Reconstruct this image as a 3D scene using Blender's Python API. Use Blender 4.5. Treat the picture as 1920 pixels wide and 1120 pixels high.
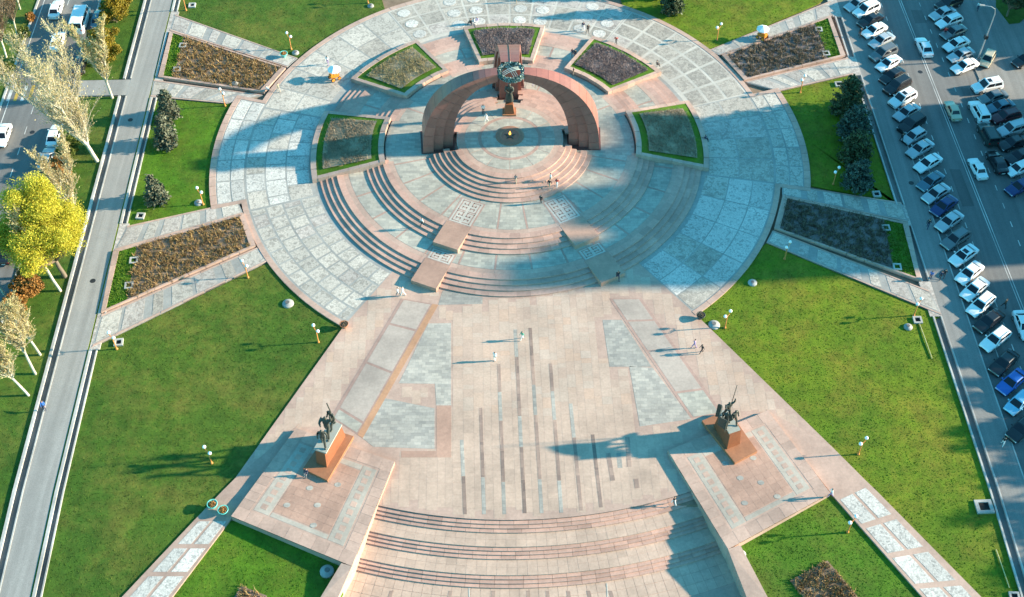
import bpy, bmesh, math, random
import numpy as np
from mathutils import Vector, Matrix
random.seed(7); rng = np.random.default_rng(7)
R = math.radians
for o in list(bpy.data.objects): bpy.data.objects.remove(o)
scene = bpy.context.scene
col = scene.collection

# ---------------------------------------------------------------- camera, sky, sun
CAMH, FPX, TH = 115.0, 2250.0, R(50.44)
CX, CY = -0.0025*115.0, 1.0571*115.0            # camera is at (-CX,-CY,CAMH); the round plaza's centre is the origin
cd = bpy.data.cameras.new('camera'); cam = bpy.data.objects.new('camera', cd); col.objects.link(cam)
cam.location = (-CX, -CY, CAMH); cam.rotation_euler = (math.pi/2 - TH, 0, 0)
cd.sensor_width = 36.0; cd.lens = FPX/1920*36.0; cd.clip_start = 1.0; cd.clip_end = 4000
scene.camera = cam
SUN_EL, SUN_AZ = R(18.0), R(5.2)                 # azimuth counter-clockwise from +X
w = bpy.data.worlds.new('World'); scene.world = w; w.use_nodes = True
nt = w.node_tree; nt.nodes.clear()
sky = nt.nodes.new('ShaderNodeTexSky'); sky.sky_type = 'NISHITA'; sky.sun_disc = False
sky.sun_elevation = SUN_EL; sky.sun_rotation = math.pi/2 - SUN_AZ
sky.air_density = 1.0; sky.dust_density = 0.3; sky.ozone_density = 3.0
tint = nt.nodes.new('ShaderNodeMix'); tint.data_type = 'RGBA'; tint.blend_type = 'MULTIPLY'
tint.inputs[0].default_value = 1.0; tint.inputs[7].default_value = (0.30, 0.85, 0.79, 1)
bg = nt.nodes.new('ShaderNodeBackground'); bg.inputs[1].default_value = 0.15
wo = nt.nodes.new('ShaderNodeOutputWorld')
nt.links.new(sky.outputs[0], tint.inputs[6]); nt.links.new(tint.outputs[2], bg.inputs[0]); nt.links.new(bg.outputs[0], wo.inputs[0])
sl = bpy.data.lights.new('sun', 'SUN'); sl.energy = 4.3; sl.angle = R(1.2); sl.color = (1.0, 0.84, 0.62)
so = bpy.data.objects.new('sun', sl); col.objects.link(so)
sdir = Vector((math.cos(SUN_EL)*math.cos(SUN_AZ), math.cos(SUN_EL)*math.sin(SUN_AZ), math.sin(SUN_EL)))
so.rotation_euler = (-sdir).to_track_quat('-Z', 'Y').to_euler(); so.location = (60, 20, 80)
vs = scene.view_settings; vs.view_transform = 'Standard'; vs.look = 'None'; vs.gamma = 1.0; vs.use_curve_mapping = False
vs.exposure = 1.77

# ---------------------------------------------------------------- pixel -> place
YB0, YB1, HB = -54.0, -72.0, -1.0
def terr(y):                                     # the park falls towards the lower stairs
    if y > YB0: return 0.0
    if y < YB1: return HB
    return HB*(YB0-y)/(YB0-YB1)
def P(x, y, z=0.0):
    u = (x-960)/FPX; v = (y-560)/FPX
    dx, dy, dz = u, math.cos(TH)-v*math.sin(TH), -math.sin(TH)-v*math.cos(TH)
    t = (z-CAMH)/dz
    return (dx*t-CX, dy*t-CY)
def PT(x, y, off=0.0):                            # on the falling ground
    z = 0.0
    for _ in range(8):
        q = P(x, y, z+off); z = terr(q[1])
    return q
UA = R(1.8)
def UV(u, v): return (u*math.cos(UA)-v*math.sin(UA), u*math.sin(UA)+v*math.cos(UA))
def toUV(x, y): return (x*math.cos(UA)+y*math.sin(UA), -x*math.sin(UA)+y*math.cos(UA))
def pol(r, a): return (r*math.cos(R(a)), r*math.sin(R(a)))

# ---------------------------------------------------------------- materials
MATS = {}
def newmat(name):
    m = bpy.data.materials.new(name); m.use_nodes = True; MATS[name] = m
    n = m.node_tree; b = n.nodes['Principled BSDF']; return m, n, b
def lin(c): return tuple(((v/255)/12.92 if v/255 <= .04045 else ((v/255+.055)/1.055)**2.4) for v in c)
def mixcol(n, a, b, fac, mode='MIX'):
    x = n.nodes.new('ShaderNodeMix'); x.data_type = 'RGBA'; x.blend_type = mode
    for sock, val in ((0, fac), (6, a), (7, b)):
        if isinstance(val, (int, float)): x.inputs[sock].default_value = val
        elif isinstance(val, tuple): x.inputs[sock].default_value = (*val, 1)[:4]
        else: n.links.new(val, x.inputs[sock])
    return x.outputs[2]
def posn(n, scale=(1, 1, 1), rot=0.0, obj=False):
    if obj:
        g = n.nodes.new('ShaderNodeTexCoord'); o = g.outputs['Object']
    else:
        g = n.nodes.new('ShaderNodeNewGeometry'); o = g.outputs['Position']
    mp = n.nodes.new('ShaderNodeMapping'); mp.inputs['Scale'].default_value = scale; mp.inputs['Rotation'].default_value = (0, 0, rot)
    n.links.new(o, mp.inputs[0]); return mp.outputs[0]
def noise(n, vec, scale, detail=3, rough=.55):
    t = n.nodes.new('ShaderNodeTexNoise'); t.inputs['Scale'].default_value = scale; t.inputs['Detail'].default_value = detail
    t.inputs['Roughness'].default_value = rough; n.links.new(vec, t.inputs['Vector']); return t.outputs['Fac']
def ramp(n, fac, stops):
    r = n.nodes.new('ShaderNodeValToRGB'); e = r.color_ramp.elements
    while len(e) > 1: e.remove(e[-1])
    e[0].position = stops[0][0]; e[0].color = (*stops[0][1], 1)
    for p, c in stops[1:]:
        k = e.new(p); k.color = (*c, 1)
    n.links.new(fac, r.inputs[0]); return r.outputs[0]
def bump(n, b, h, strength=.3, dist=.05):
    k = n.nodes.new('ShaderNodeBump'); k.inputs['Strength'].default_value = strength; k.inputs['Distance'].default_value = dist
    n.links.new(h, k.inputs['Height']); n.links.new(k.outputs[0], b.inputs['Normal'])
def g3(v): return (v, v, v)
def stone(name, base, var=.16, rough=.6, tile=None, obrand=.18, stain=.25, warm=None, rot=0.0):
    """granite / stone: per-piece tone, slab pattern, stains"""
    m, n, b = newmat(name)
    p = posn(n, rot=rot)
    c = mixcol(n, tuple(v*(1-var) for v in base), tuple(min(1, v*(1+var)) for v in base), noise(n, p, 1.3, 4))
    if tile:
        t = n.nodes.new('ShaderNodeTexBrick'); t.inputs['Scale'].default_value = 1.0
        t.inputs['Brick Width'].default_value = tile[0]; t.inputs['Row Height'].default_value = tile[1]
        t.inputs['Mortar Size'].default_value = .012; t.inputs['Mortar Smooth'].default_value = .2; t.inputs['Bias'].default_value = 0
        t.inputs['Color1'].default_value = (.78, .78, .78, 1); t.inputs['Color2'].default_value = (1.12, 1.1, 1.06, 1); t.inputs['Mortar'].default_value = (.7, .7, .7, 1)
        n.links.new(p, t.inputs['Vector']); c = mixcol(n, c, t.outputs['Color'], 1.0, 'MULTIPLY')
    if stain:
        s = ramp(n, noise(n, p, .17, 6, .65), [(.35, g3(1-stain)), (.62, g3(1.04))])
        c = mixcol(n, c, s, 1.0, 'MULTIPLY')
        s2 = ramp(n, noise(n, p, 3.5, 3, .6), [(.3, g3(.9)), (.7, g3(1.06))])
        c = mixcol(n, c, s2, 1.0, 'MULTIPLY')
    if obrand:
        oi = n.nodes.new('ShaderNodeObjectInfo')
        c = mixcol(n, c, ramp(n, oi.outputs['Random'], [(0, g3(1-obrand)), (.5, (1, 1, 1)), (1, (1+obrand*.5, 1+obrand*.4, 1+obrand*.3))]), 1.0, 'MULTIPLY')
    n.links.new(c, b.inputs['Base Color']); b.inputs['Roughness'].default_value = rough
    return m
SALMON = stone('salmon_granite', (.50, .335, .265), obrand=.14)
SALMON_STEP = stone('salmon_step_granite', (.50, .31, .245), obrand=.2, stain=.18)
ORANGE_S = stone('orange_strip_granite', (.50, .265, .15), obrand=.12)
TERRA = stone('terracotta_granite', (.23, .075, .03), obrand=.05)
SALMON_D = stone('dark_salmon_granite', (.45, .27, .20), obrand=.1)
ORANGE_G = stone('orange_granite', (.37, .155, .075), obrand=.12)
PINKLINE = stone('pink_granite', (.42, .27, .22), obrand=.12)
INLAY = stone('pale_warm_inlay', (.45, .385, .32), obrand=.08)
TEALST = stone('grey_green_stone', (.425, .395, .34), tile=(.9, .45), obrand=.12, stain=.2)
GREYST = stone('grey_granite', (.41, .375, .335), tile=(.8, .4), obrand=.2, stain=.2)
GREYBASE = stone('grey_joint_stone', (.34, .325, .30), obrand=0)
WHITEBASE = stone('pale_joint_stone', (.53, .475, .41), obrand=0)
REDGRAN = stone('red_brown_granite', (.30, .115, .088), obrand=.16, stain=.15, rough=.4)
REDGRAN2 = stone('red_brown_granite_recess', (.15, .06, .05), obrand=.05, stain=.1, rough=.5)  # darker copy of the rib granite, recess shade put into its colour
PLAZATILE = stone('plaza_tile', (.52, .365, .28), obrand=.09, stain=.2)
BROWNSTR = stone('brown_stripe_granite', (.36, .25, .205), obrand=.35, tile=(.6, 1.0))
STRIPP = stone('strip_panel_granite', (.44, .355, .30), obrand=.08, stain=.25)
def mosaic(name, dark, light, scale=2.2, amt=.5, obrand=.12):
    """crazy-paved breccia: pale chips in a greyer bed"""
    m, n, b = newmat(name); p1_ = posn(n); scale *= 1.9
    o1 = n.nodes.new('ShaderNodeObjectInfo'); vs1 = n.nodes.new('ShaderNodeVectorMath'); vs1.operation = 'MULTIPLY_ADD'; vs1.inputs[1].default_value = (90, 60, 0); n.links.new(o1.outputs['Random'], vs1.inputs[0]); n.links.new(p1_, vs1.inputs[2]); p0_ = vs1.outputs[0]
    wn = n.nodes.new('ShaderNodeTexNoise'); wn.inputs['Scale'].default_value = 2.2; wn.inputs['Detail'].default_value = 3; n.links.new(p0_, wn.inputs['Vector'])
    va = n.nodes.new('ShaderNodeVectorMath'); va.operation = 'MULTIPLY_ADD'; va.inputs[1].default_value = (.55, .55, .55); n.links.new(wn.outputs['Color'], va.inputs[0]); n.links.new(p0_, va.inputs[2]); p = va.outputs[0]
    v = n.nodes.new('ShaderNodeTexVoronoi'); v.inputs['Scale'].default_value = scale; v.inputs['Randomness'].default_value = 1
    n.links.new(p, v.inputs['Vector'])
    sep = n.nodes.new('ShaderNodeSeparateColor'); n.links.new(v.outputs['Color'], sep.inputs[0])
    nz = noise(n, p, .55, 5, .65)
    add = n.nodes.new('ShaderNodeMath'); add.operation = 'MULTIPLY_ADD'; n.links.new(nz, add.inputs[0]); add.inputs[1].default_value = .9; n.links.new(sep.outputs[0], add.inputs[2])
    c = ramp(n, add.outputs[0], [(.25, dark), (amt+.25, tuple((a+q)/2 for a, q in zip(dark, light))), (min(.99, amt+.45), light)])
    e = n.nodes.new('ShaderNodeTexVoronoi'); e.feature = 'DISTANCE_TO_EDGE'; e.inputs['Scale'].default_value = scale; n.links.new(p, e.inputs['Vector'])
    c = mixcol(n, c, ramp(n, e.outputs['Distance'], [(.0, g3(.80)), (.06, (1, 1, 1))]), 1.0, 'MULTIPLY')
    c = mixcol(n, c, ramp(n, noise(n, p0_, 5.5, 4, .75), [(.36, g3(.74)), (.62, g3(1.13))]), 1.0, 'MULTIPLY')
    oi = n.nodes.new('ShaderNodeObjectInfo')
    c = mixcol(n, c, ramp(n, oi.outputs['Random'], [(0, g3(1-obrand)), (1, (1+obrand, 1+obrand*.9, 1+obrand*.85))]), 1.0, 'MULTIPLY')
    s = ramp(n, noise(n, p, .2, 5, .65), [(.35, g3(.85)), (.65, g3(1.05))])
    c = mixcol(n, c, s, 1.0, 'MULTIPLY')
    n.links.new(c, b.inputs['Base Color']); b.inputs['Roughness'].default_value = .65
    bump(n, b, e.outputs['Distance'], .25, .03)
    return m
MOS_W = mosaic('white_breccia_panel', (.29, .26, .225), (.53, .475, .41), 1.7, .42)
MOS_G = mosaic('grey_breccia_panel', (.285, .25, .215), (.445, .39, .33), 1.4, .55)
MOS_P = mosaic('pinkish_breccia_panel', (.31, .265, .235), (.50, .44, .39), 1.4, .5)
MOS_V = mosaic('bright_breccia_panel', (.29, .275, .255), (.60, .56, .51), 2.4, .36)
def asphalt(name, base, rough=.85, crack=True):
    m, n, b = newmat(name); p = posn(n)
    c = mixcol(n, tuple(v*.8 for v in base), tuple(v*1.2 for v in base), noise(n, p, .25, 6, .7))
    c = mixcol(n, c, ramp(n, noise(n, p, 9, 2), [(.3, g3(.85)), (.7, g3(1.1))]), 1.0, 'MULTIPLY')
    ps = posn(n, (1.2, .03, 1), rot=-UA)
    c = mixcol(n, c, ramp(n, noise(n, ps, 1.0, 3), [(.35, g3(.86)), (.65, g3(1.1))]), 1.0, 'MULTIPLY')
    n.links.new(c, b.inputs['Base Color']); b.inputs['Roughness'].default_value = rough
    bump(n, b, noise(n, p, 30, 2), .2, .01)
    return m
ROAD = asphalt('road_asphalt', (.155, .152, .148))
ALLEY = asphalt('alley_asphalt', (.285, .27, .25))
WALK = asphalt('walkway_asphalt', (.215, .21, .20))
CONC = stone('pale_concrete', (.47, .45, .42), obrand=.06, stain=.35)
CONC_D = stone('channel_shade_and_lid_grey', (.16, .15, .14), obrand=0, stain=.4)  # ditch shade put into the bed's colour; same dark grey serves the lids
WHITEP = stone('white_road_paint', (.62, .61, .58), obrand=.1, stain=.4)
YELLP = stone('yellow_road_paint', (.55, .36, .06), obrand=.1, stain=.4)
def grassmat(name, a, bcol, dry, island=False, sc=1.0, drylo=.44):
    m, n, b = newmat(name); p = posn(n)
    c = mixcol(n, a, bcol, noise(n, p, .35*sc, 5, .7))
    c = mixcol(n, c, dry, ramp(n, noise(n, p, .16*sc, 7, .78), [(drylo+.01, (0, 0, 0)), (drylo+.22, g3(.75))]))
    c = mixcol(n, c, ramp(n, noise(n, p, .07, 4, .6), [(.38, (.74, .86, .8)), (.6, (1.1, 1.04, 1.0))]), 1.0, 'MULTIPLY')
    c = mixcol(n, c, ramp(n, noise(n, p, 4.0, 3, .7), [(.3, g3(.84)), (.7, g3(1.14))]), 1.0, 'MULTIPLY')
    c = mixcol(n, c, ramp(n, noise(n, p, .6, 5, .72), [(.34, g3(.74)), (.62, g3(1.14))]), 1.0, 'MULTIPLY')
    if island:
        ge = n.nodes.new('ShaderNodeNewGeometry')
        c = mixcol(n, c, ramp(n, ge.outputs['Random Per Island'], [(0, (.82, .85, .8)), (1, (1.25, 1.2, 1.15))]), 1.0, 'MULTIPLY')
    n.links.new(c, b.inputs['Base Color']); b.inputs['Roughness'].default_value = .8
    b.inputs['Specular IOR Level'].default_value = .2
    bump(n, b, noise(n, p, 12, 3, .7), .6, .06)
    return m
GRASS = grassmat('lawn_grass', (.044, .098, .012), (.075, .135, .014), (.16, .15, .03))
TUFT = grassmat('lawn_tuft', (.054, .112, .012), (.09, .15, .015), (.175, .16, .035), island=True)
GRASS_BR = grassmat('bright_grass', (.060, .145, .008), (.08, .17, .01), (.12, .14, .02))
TUFT_BR = grassmat('bright_tuft', (.075, .18, .008), (.12, .22, .012), (.15, .18, .02), island=True)
GRASS_Y = grassmat('yellow_lawn_grass', (.082, .15, .007), (.135, .19, .009), (.20, .17, .022), drylo=.45)  # yellow-green turf of the right-hand lawns and the verge
TUFT_Y = grassmat('yellow_lawn_tuft', (.10, .17, .008), (.155, .21, .011), (.22, .19, .028), island=True, drylo=.45)
SOIL = stone('dry_soil', (.25, .175, .12), var=.35, obrand=0, stain=.3, rough=.95)
SOIL_G = stone('grey_soil', (.21, .165, .155), var=.3, obrand=0, stain=.3, rough=.95)
SOIL_T = stone('tan_soil', (.33, .26, .17), var=.35, obrand=0, stain=.3, rough=.95)
def leafmat(name, a, bcol, trans=.0, rough=.6):
    m, n, b = newmat(name)
    ge = n.nodes.new('ShaderNodeNewGeometry')
    c = mixcol(n, a, bcol, ge.outputs['Random Per Island'])
    p = posn(n); c = mixcol(n, c, ramp(n, noise(n, p, .8, 3), [(.3, g3(.72)), (.7, g3(1.2))]), 1.0, 'MULTIPLY')
    n.links.new(c, b.inputs['Base Color']); b.inputs['Roughness'].default_value = rough; b.inputs['Specular IOR Level'].default_value = .25
    if trans:
        t = n.nodes.new('ShaderNodeBsdfTranslucent'); n.links.new(c, t.inputs[0])
        mx = n.nodes.new('ShaderNodeMixShader'); mx.inputs[0].default_value = trans
        out = n.nodes['Material Output']; n.links.new(b.outputs[0], mx.inputs[1]); n.links.new(t.outputs[0], mx.inputs[2]); n.links.new(mx.outputs[0], out.inputs[0])
    return m
L_POP = leafmat('poplar_bud', (.45, .36, .18), (.62, .52, .29), .3)
L_POP2 = leafmat('poplar_catkin', (.48, .39, .18), (.64, .54, .28), .3)
L_YEL = leafmat('yellow_spring_leaf', (.44, .40, .03), (.64, .56, .07), .3)
L_OLV = leafmat('olive_thuja_leaf', (.15, .12, .015), (.34, .24, .02), .2)
L_ORG = leafmat('orange_bush_twig', (.26, .13, .035), (.42, .20, .05), .2)
L_GRN = leafmat('green_bush_leaf', (.06, .09, .015), (.14, .16, .025), .2)
L_SPR = leafmat('grey_spruce_needle', (.085, .095, .065), (.19, .19, .12), .1)
L_CON = leafmat('dark_conifer_needle', (.030, .052, .028), (.11, .135, .06), .1)  # needle tones spread wide to stand in for sunlit tips
L_CON2 = leafmat('bluish_conifer_needle', (.032, .062, .052), (.11, .155, .12), .1)
L_DRY = leafmat('dry_rose_twig', (.17, .10, .06), (.46, .31, .12), .1)
L_DRYG = leafmat('dormant_grey_stem', (.15, .115, .115), (.33, .26, .25), .1)
L_DRYD = leafmat('dull_grey_shrub', (.11, .09, .065), (.28, .22, .15), .1)
L_WEED = leafmat('pale_weed', (.22, .19, .08), (.46, .37, .2), .2)
L_TAN = leafmat('tan_dead_weed', (.22, .17, .11), (.44, .34, .23), .2)
BARK_W = stone('white_bark', (.62, .555, .43), var=.3, obrand=.08, stain=.35)
BARK_B = stone('brown_bark', (.20, .15, .10), var=.3, obrand=.1)
def plain(name, c, rough=.5, metal=0.0, coat=0.0, emit=0.0, spec=.5):
    m, n, b = newmat(name); p = posn(n, obj=True)
    cc = mixcol(n, tuple(v*.9 for v in c), tuple(min(1, v*1.08) for v in c), noise(n, p, 3.0, 4))
    n.links.new(cc, b.inputs['Base Color']); b.inputs['Roughness'].default_value = rough; b.inputs['Metallic'].default_value = metal
    b.inputs['Coat Weight'].default_value = coat; b.inputs['Specular IOR Level'].default_value = spec
    if emit:
        b.inputs['Emission Color'].default_value = (*c, 1); b.inputs['Emission Strength'].default_value = emit
    return m
GLASSC = plain('car_glass', (.012, .014, .02), .08, 0, 0)
TYRE = plain('tyre_rubber', (.018, .018, .018), .8); RIM = plain('wheel_rim', (.45, .45, .46), .35, .8)
HLAMP = plain('headlight_glass', (.75, .77, .8), .15); TLAMP = plain('taillight_glass', (.35, .015, .015), .2)
BLACKP = plain('black_plastic', (.02, .02, .022), .5); PLATE = plain('number_plate', (.75, .75, .73), .5)
GLOBE = plain('white_lamp_globe', (.86, .86, .86), .25); OPOLE = plain('orange_lamp_paint', (.55, .22, .06), .5)
STEEL = plain('galvanised_steel', (.42, .43, .44), .5, .4); DARK = plain('pit_shade_black', (.012, .012, .012), .9)
BRONZE = plain('grey_bronze', (.062, .066, .055), .5, .3); BRONZE2 = plain('pale_bronze', (.34, .34, .30), .55, .1)
WREATHM = plain('green_patina_bronze', (.06, .12, .10), .45, .3); WREATHL = plain('pale_patina_bronze', (.34, .42, .40), .4, .3)
TURQ = plain('turquoise_paint', (.14, .52, .44), .45); WHITEPL = plain('white_canvas', (.85, .84, .80), .7)
ORANGEF = plain('orange_flowers', (.42, .20, .05), .8); FLAMEM = plain('flame', (1.0, .42, .06), .9, emit=1.0)
CARTO = plain('orange_cart_paint', (.72, .26, .03), .45); BRICKW = stone('building_wall', (.42, .36, .30), tile=(1.2, .6), obrand=.1)
SKINM = plain('skin', (.45, .27, .19), .6); HAIRM = plain('dark_hair', (.025, .018, .014), .7); SHOE = plain('dark_shoes', (.03, .03, .03), .6)
LINEY = plain('dull_pipe', (.45, .42, .18), .6)
PAINTS = {k: plain('car_paint_'+k, c, .28, mt, .6) for k, (c, mt) in dict(
    white=((.80, .80, .80), 0), silver=((.46, .48, .50), .25), grey=((.16, .17, .175), .25), black=((.012, .012, .014), 0),
    darkgreen=((.015, .03, .028), 0), blue=((.02, .11, .42), .1), navy=((.012, .03, .13), .1), lightblue=((.22, .48, .66), .1),
    beige=((.50, .43, .30), .1), darkred=((.10, .012, .018), .1), bluegrey=((.10, .17, .22), .3)).items()}
CLOTH = {k: plain('cloth_'+k, c, .85) for k, c in dict(white=(.78, .77, .75), black=(.02, .02, .025), navy=(.02, .03, .08), blue=(.03, .13, .42),
    red=(.5, .03, .03), green=(.02, .30, .20), grey=(.20, .20, .21), beige=(.42, .34, .25), purple=(.32, .24, .42), brown=(.10, .06, .04), lilac=(.5, .42, .6), orange=(.6, .25, .06)).items()}

# ---------------------------------------------------------------- mesh helpers
def tag(o, label=None, cat=None, group=None, kind=None):
    for k, v in (('label', label), ('category', cat), ('group', group), ('kind', kind)):
        if v: o[k] = v
    return o
def link(name, me, parent=None):
    o = bpy.data.objects.new(name, me); col.objects.link(o)
    if parent: o.parent = parent
    return o
def empty(name, loc=(0, 0, 0), rz=0.0, sc=1.0):
    o = bpy.data.objects.new(name, None); col.objects.link(o); o.location = loc; o.rotation_euler = (0, 0, rz); o.scale = (sc,)*3
    o.empty_display_size = .2; return o
def mk(name, v, f, mat, parent=None, smooth=False):
    me = bpy.data.meshes.new(name); me.from_pydata([tuple(map(float, a)) for a in v], [], f); me.validate()
    for m in (mat if isinstance(mat, (list, tuple)) else [mat]): me.materials.append(m)
    if smooth: me.polygons.foreach_set('use_smooth', [True]*len(me.polygons))
    return link(name, me, parent)
def npmesh(name, verts, faces, mat, parent=None):   # faces (n,k) array
    me = bpy.data.meshes.new(name); nv, (nf, k) = len(verts), faces.shape
    me.vertices.add(nv); me.vertices.foreach_set('co', np.asarray(verts, np.float32).ravel())
    me.loops.add(nf*k); me.loops.foreach_set('vertex_index', np.asarray(faces, np.int32).ravel())
    me.polygons.add(nf); me.polygons.foreach_set('loop_start', np.arange(0, nf*k, k, dtype=np.int32))
    me.update(calc_edges=True); me.materials.append(mat)
    return link(name, me, parent)
class MB:
    def __init__(s): s.v = []; s.f = []
    def add(s, v, f):
        b = len(s.v); s.v += [tuple(a) for a in v]; s.f += [tuple(i+b for i in q) for q in f]; return s
    def box(s, c, d, rz=0.0):
        x, y, z = d[0]/2, d[1]/2, d[2]/2; ca, sa = math.cos(rz), math.sin(rz)
        v = [(c[0]+a*x*ca-b*y*sa, c[1]+a*x*sa+b*y*ca, c[2]+e*z) for a, b, e in ((-1,-1,-1),(1,-1,-1),(1,1,-1),(-1,1,-1),(-1,-1,1),(1,-1,1),(1,1,1),(-1,1,1))]
        return s.add(v, [(0,3,2,1),(4,5,6,7),(0,1,5,4),(1,2,6,5),(2,3,7,6),(3,0,4,7)])
    def prism(s, pts, z0, z1):
        n = len(pts); z0 = z0 if hasattr(z0, '__len__') else [z0]*n; z1 = z1 if hasattr(z1, '__len__') else [z1]*n
        v = [(*p[:2], a) for p, a in zip(pts, z0)]+[(*p[:2], a) for p, a in zip(pts, z1)]
        return s.add(v, [tuple(range(n))[::-1], tuple(range(n, 2*n))]+[(i, (i+1) % n, n+(i+1) % n, n+i) for i in range(n)])
    def tube(s, pts, rad, k=6, caps=True):
        pts = [Vector(p) for p in pts]; rad = rad if hasattr(rad, '__len__') else [rad]*len(pts); rings = []
        for i, p in enumerate(pts):
            d = (pts[min(i+1, len(pts)-1)]-pts[max(i-1, 0)]).normalized()
            a = d.cross(Vector((0, 0, 1)) if abs(d.z) < .95 else Vector((1, 0, 0))).normalized(); b = d.cross(a)
            rings.append([p+(a*math.cos(2*math.pi*j/k)+b*math.sin(2*math.pi*j/k))*rad[i] for j in range(k)])
        v = [q for r in rings for q in r]; f = []
        for i in range(len(pts)-1):
            for j in range(k): f.append((i*k+j, i*k+(j+1) % k, (i+1)*k+(j+1) % k, (i+1)*k+j))
        if caps: f += [tuple(range(k))[::-1], tuple((len(pts)-1)*k+j for j in range(k))]
        return s.add(v, f)
    def lathe(s, prof, c=(0, 0, 0), k=16):
        v = []; f = []; n = len(prof)
        for j in range(k):
            a = 2*math.pi*j/k
            v += [(c[0]+r*math.cos(a), c[1]+r*math.sin(a), c[2]+z) for r, z in prof]
        for j in range(k):
            for i in range(n-1): f.append((j*n+i, ((j+1) % k)*n+i, ((j+1) % k)*n+i+1, j*n+i+1))
        return s.add(v, f)
    def ball(s, c, r, k=10, m=6):
        prof = [(max(1e-4, r*math.sin(math.pi*i/m)), -r*math.cos(math.pi*i/m)) for i in range(m+1)]
        return s.lathe(prof, c, k)
    def build(s, name, mat, parent=None, smooth=False): return mk(name, s.v, s.f, mat, parent, smooth)
def ccw(pts):
    a = sum(p[0]*q[1]-q[0]*p[1] for p, q in zip(pts, pts[1:]+pts[:1])); return pts if a > 0 else pts[::-1]
def slab(name, pts, off, mat, thick=.3, parent=None, follow=True):
    """paving / turf slab with vertical sides that follows the falling ground"""
    pts = ccw(list(pts)); bm = bmesh.new()
    bm.faces.new([bm.verts.new((p[0], p[1], 0)) for p in pts])
    if follow:
        for yb in (YB0, YB1):
            bmesh.ops.bisect_plane(bm, geom=bm.verts[:]+bm.edges[:]+bm.faces[:], plane_co=(0, yb, 0), plane_no=(0, 1, 0))
    top = bm.faces[:]
    r = bmesh.ops.extrude_face_region(bm, geom=top); newv = [g for g in r['geom'] if isinstance(g, bmesh.types.BMVert)]; ns = set(newv)
    for v in bm.verts:
        v.co.z = (terr(v.co.y) if follow else 0)+off-(0 if v in ns else thick)
    bmesh.ops.recalc_face_normals(bm, faces=bm.faces[:])
    me = bpy.data.meshes.new(name); bm.to_mesh(me); bm.free(); me.materials.append(mat)
    return link(name, me, parent)
def inpoly(pts, poly):
    x, y = pts[:, 0], pts[:, 1]; ins = np.zeros(len(pts), bool); n = len(poly)
    for i in range(n):
        x1, y1 = poly[i]; x2, y2 = poly[(i+1) % n]
        c = ((y1 > y) != (y2 > y)); xi = (x2-x1)*(y-y1)/((y2-y1) if y2 != y1 else 1e-9)+x1; ins ^= c & (x < xi)
    return ins
def scatter(poly, dens):
    poly = np.array(poly); lo, hi = poly.min(0), poly.max(0); n = int((hi-lo).prod()*dens)
    p = lo+rng.random((n, 2))*(hi-lo); return p[inpoly(p, poly)]
def vterr(y): return np.clip((YB0-y)/(YB0-YB1), 0, 1)*HB
def tufts(name, p, z, hmin, hmax, wd, mat, parent, blades=2):
    """upright leaf blades, one island each"""
    n = len(p)
    if not n: return None
    V = []; 
    for b in range(blades):
        a = rng.random(n)*6.283; h = hmin+rng.random(n)*(hmax-hmin); l = rng.normal(0, .5, (n, 2))*h[:, None]
        ox = rng.normal(0, wd*.5, (n, 2)); c = p+ox; dx = np.stack([np.cos(a), np.sin(a)], 1)*wd*(.6+.8*rng.random(n))[:, None]
        A = np.column_stack([c-dx, z]); B = np.column_stack([c+dx, z]); C = np.column_stack([c+l, z+h])
        V.append(np.stack([A, B, C], 1).reshape(-1, 3))
    V = np.concatenate(V); F = np.arange(len(V)).reshape(-1, 3)
    o = npmesh(name, V, F, mat, parent); o['kind'] = 'stuff'; return o
def leaves(c, size, elong=1.0, up=0.0, dirs=None):
    """quads of random orientation round the points c (n,3)"""
    n = len(c); d = rng.normal(size=(n, 3)) if dirs is None else dirs.copy(); d[:, 2] += up; d /= np.linalg.norm(d, axis=1)[:, None]
    e = rng.normal(size=(n, 3)); e -= (e*d).sum(1)[:, None]*d; e /= np.linalg.norm(e, axis=1)[:, None]
    s = size*(.6+.8*rng.random(n))[:, None]; a = d*s*elong; b = e*s*.5
    V = np.stack([c-a*.5, c+b, c+a*.6, c-b], 1).reshape(-1, 3); return V, np.arange(len(V)).reshape(-1, 4)
ORD = ['first', 'second', 'third', 'fourth', 'fifth', 'sixth', 'seventh', 'eighth', 'ninth', 'tenth', 'eleventh', 'twelfth', 'thirteenth', 'fourteenth', 'fifteenth',
       'sixteenth', 'seventeenth', 'eighteenth', 'nineteenth', 'twentieth', 'twenty-first', 'twenty-second', 'twenty-third', 'twenty-fourth', 'twenty-fifth',
       'twenty-sixth', 'twenty-seventh', 'twenty-eighth', 'twenty-ninth', 'thirtieth', 'thirty-first']

# ================================================================ GROUND, STREETS
gv = []; gf = []
ys = [-900, -56.5, -55.5, 900]
for y, z in zip(ys, (-2.9, -2.9, -.36, -.32)): gv += [(-900, y, z), (900, y, z)]
for i in range(3): gf.append((2*i, 2*i+1, 2*i+3, 2*i+2))
tag(mk('ground', gv, gf, SOIL), 'bare earth ground sheet under the whole park', 'ground', kind='structure')
V0, V1 = -110, 110
def strip(name, u0, u1, off, mat, label, cat, v0=V0, v1=V1, thick=.3, parent=None, kind='structure'):
    o = slab(name, [UV(u0, v0), UV(u1, v0), UV(u1, v1), UV(u0, v1)], off, mat, thick, parent)
    if parent is None: tag(o, label, cat, kind=kind)
    return o
road_l = strip('road', -72.6, -63.2, -.16, ROAD, 'two lane asphalt road with white cars along the park, beyond the pale trunked trees', 'road')
road_r = strip('road', 55.35, 69.2, -.16, ROAD, 'wide asphalt road lined with diagonally parked cars, with double white centre line', 'road')
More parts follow.
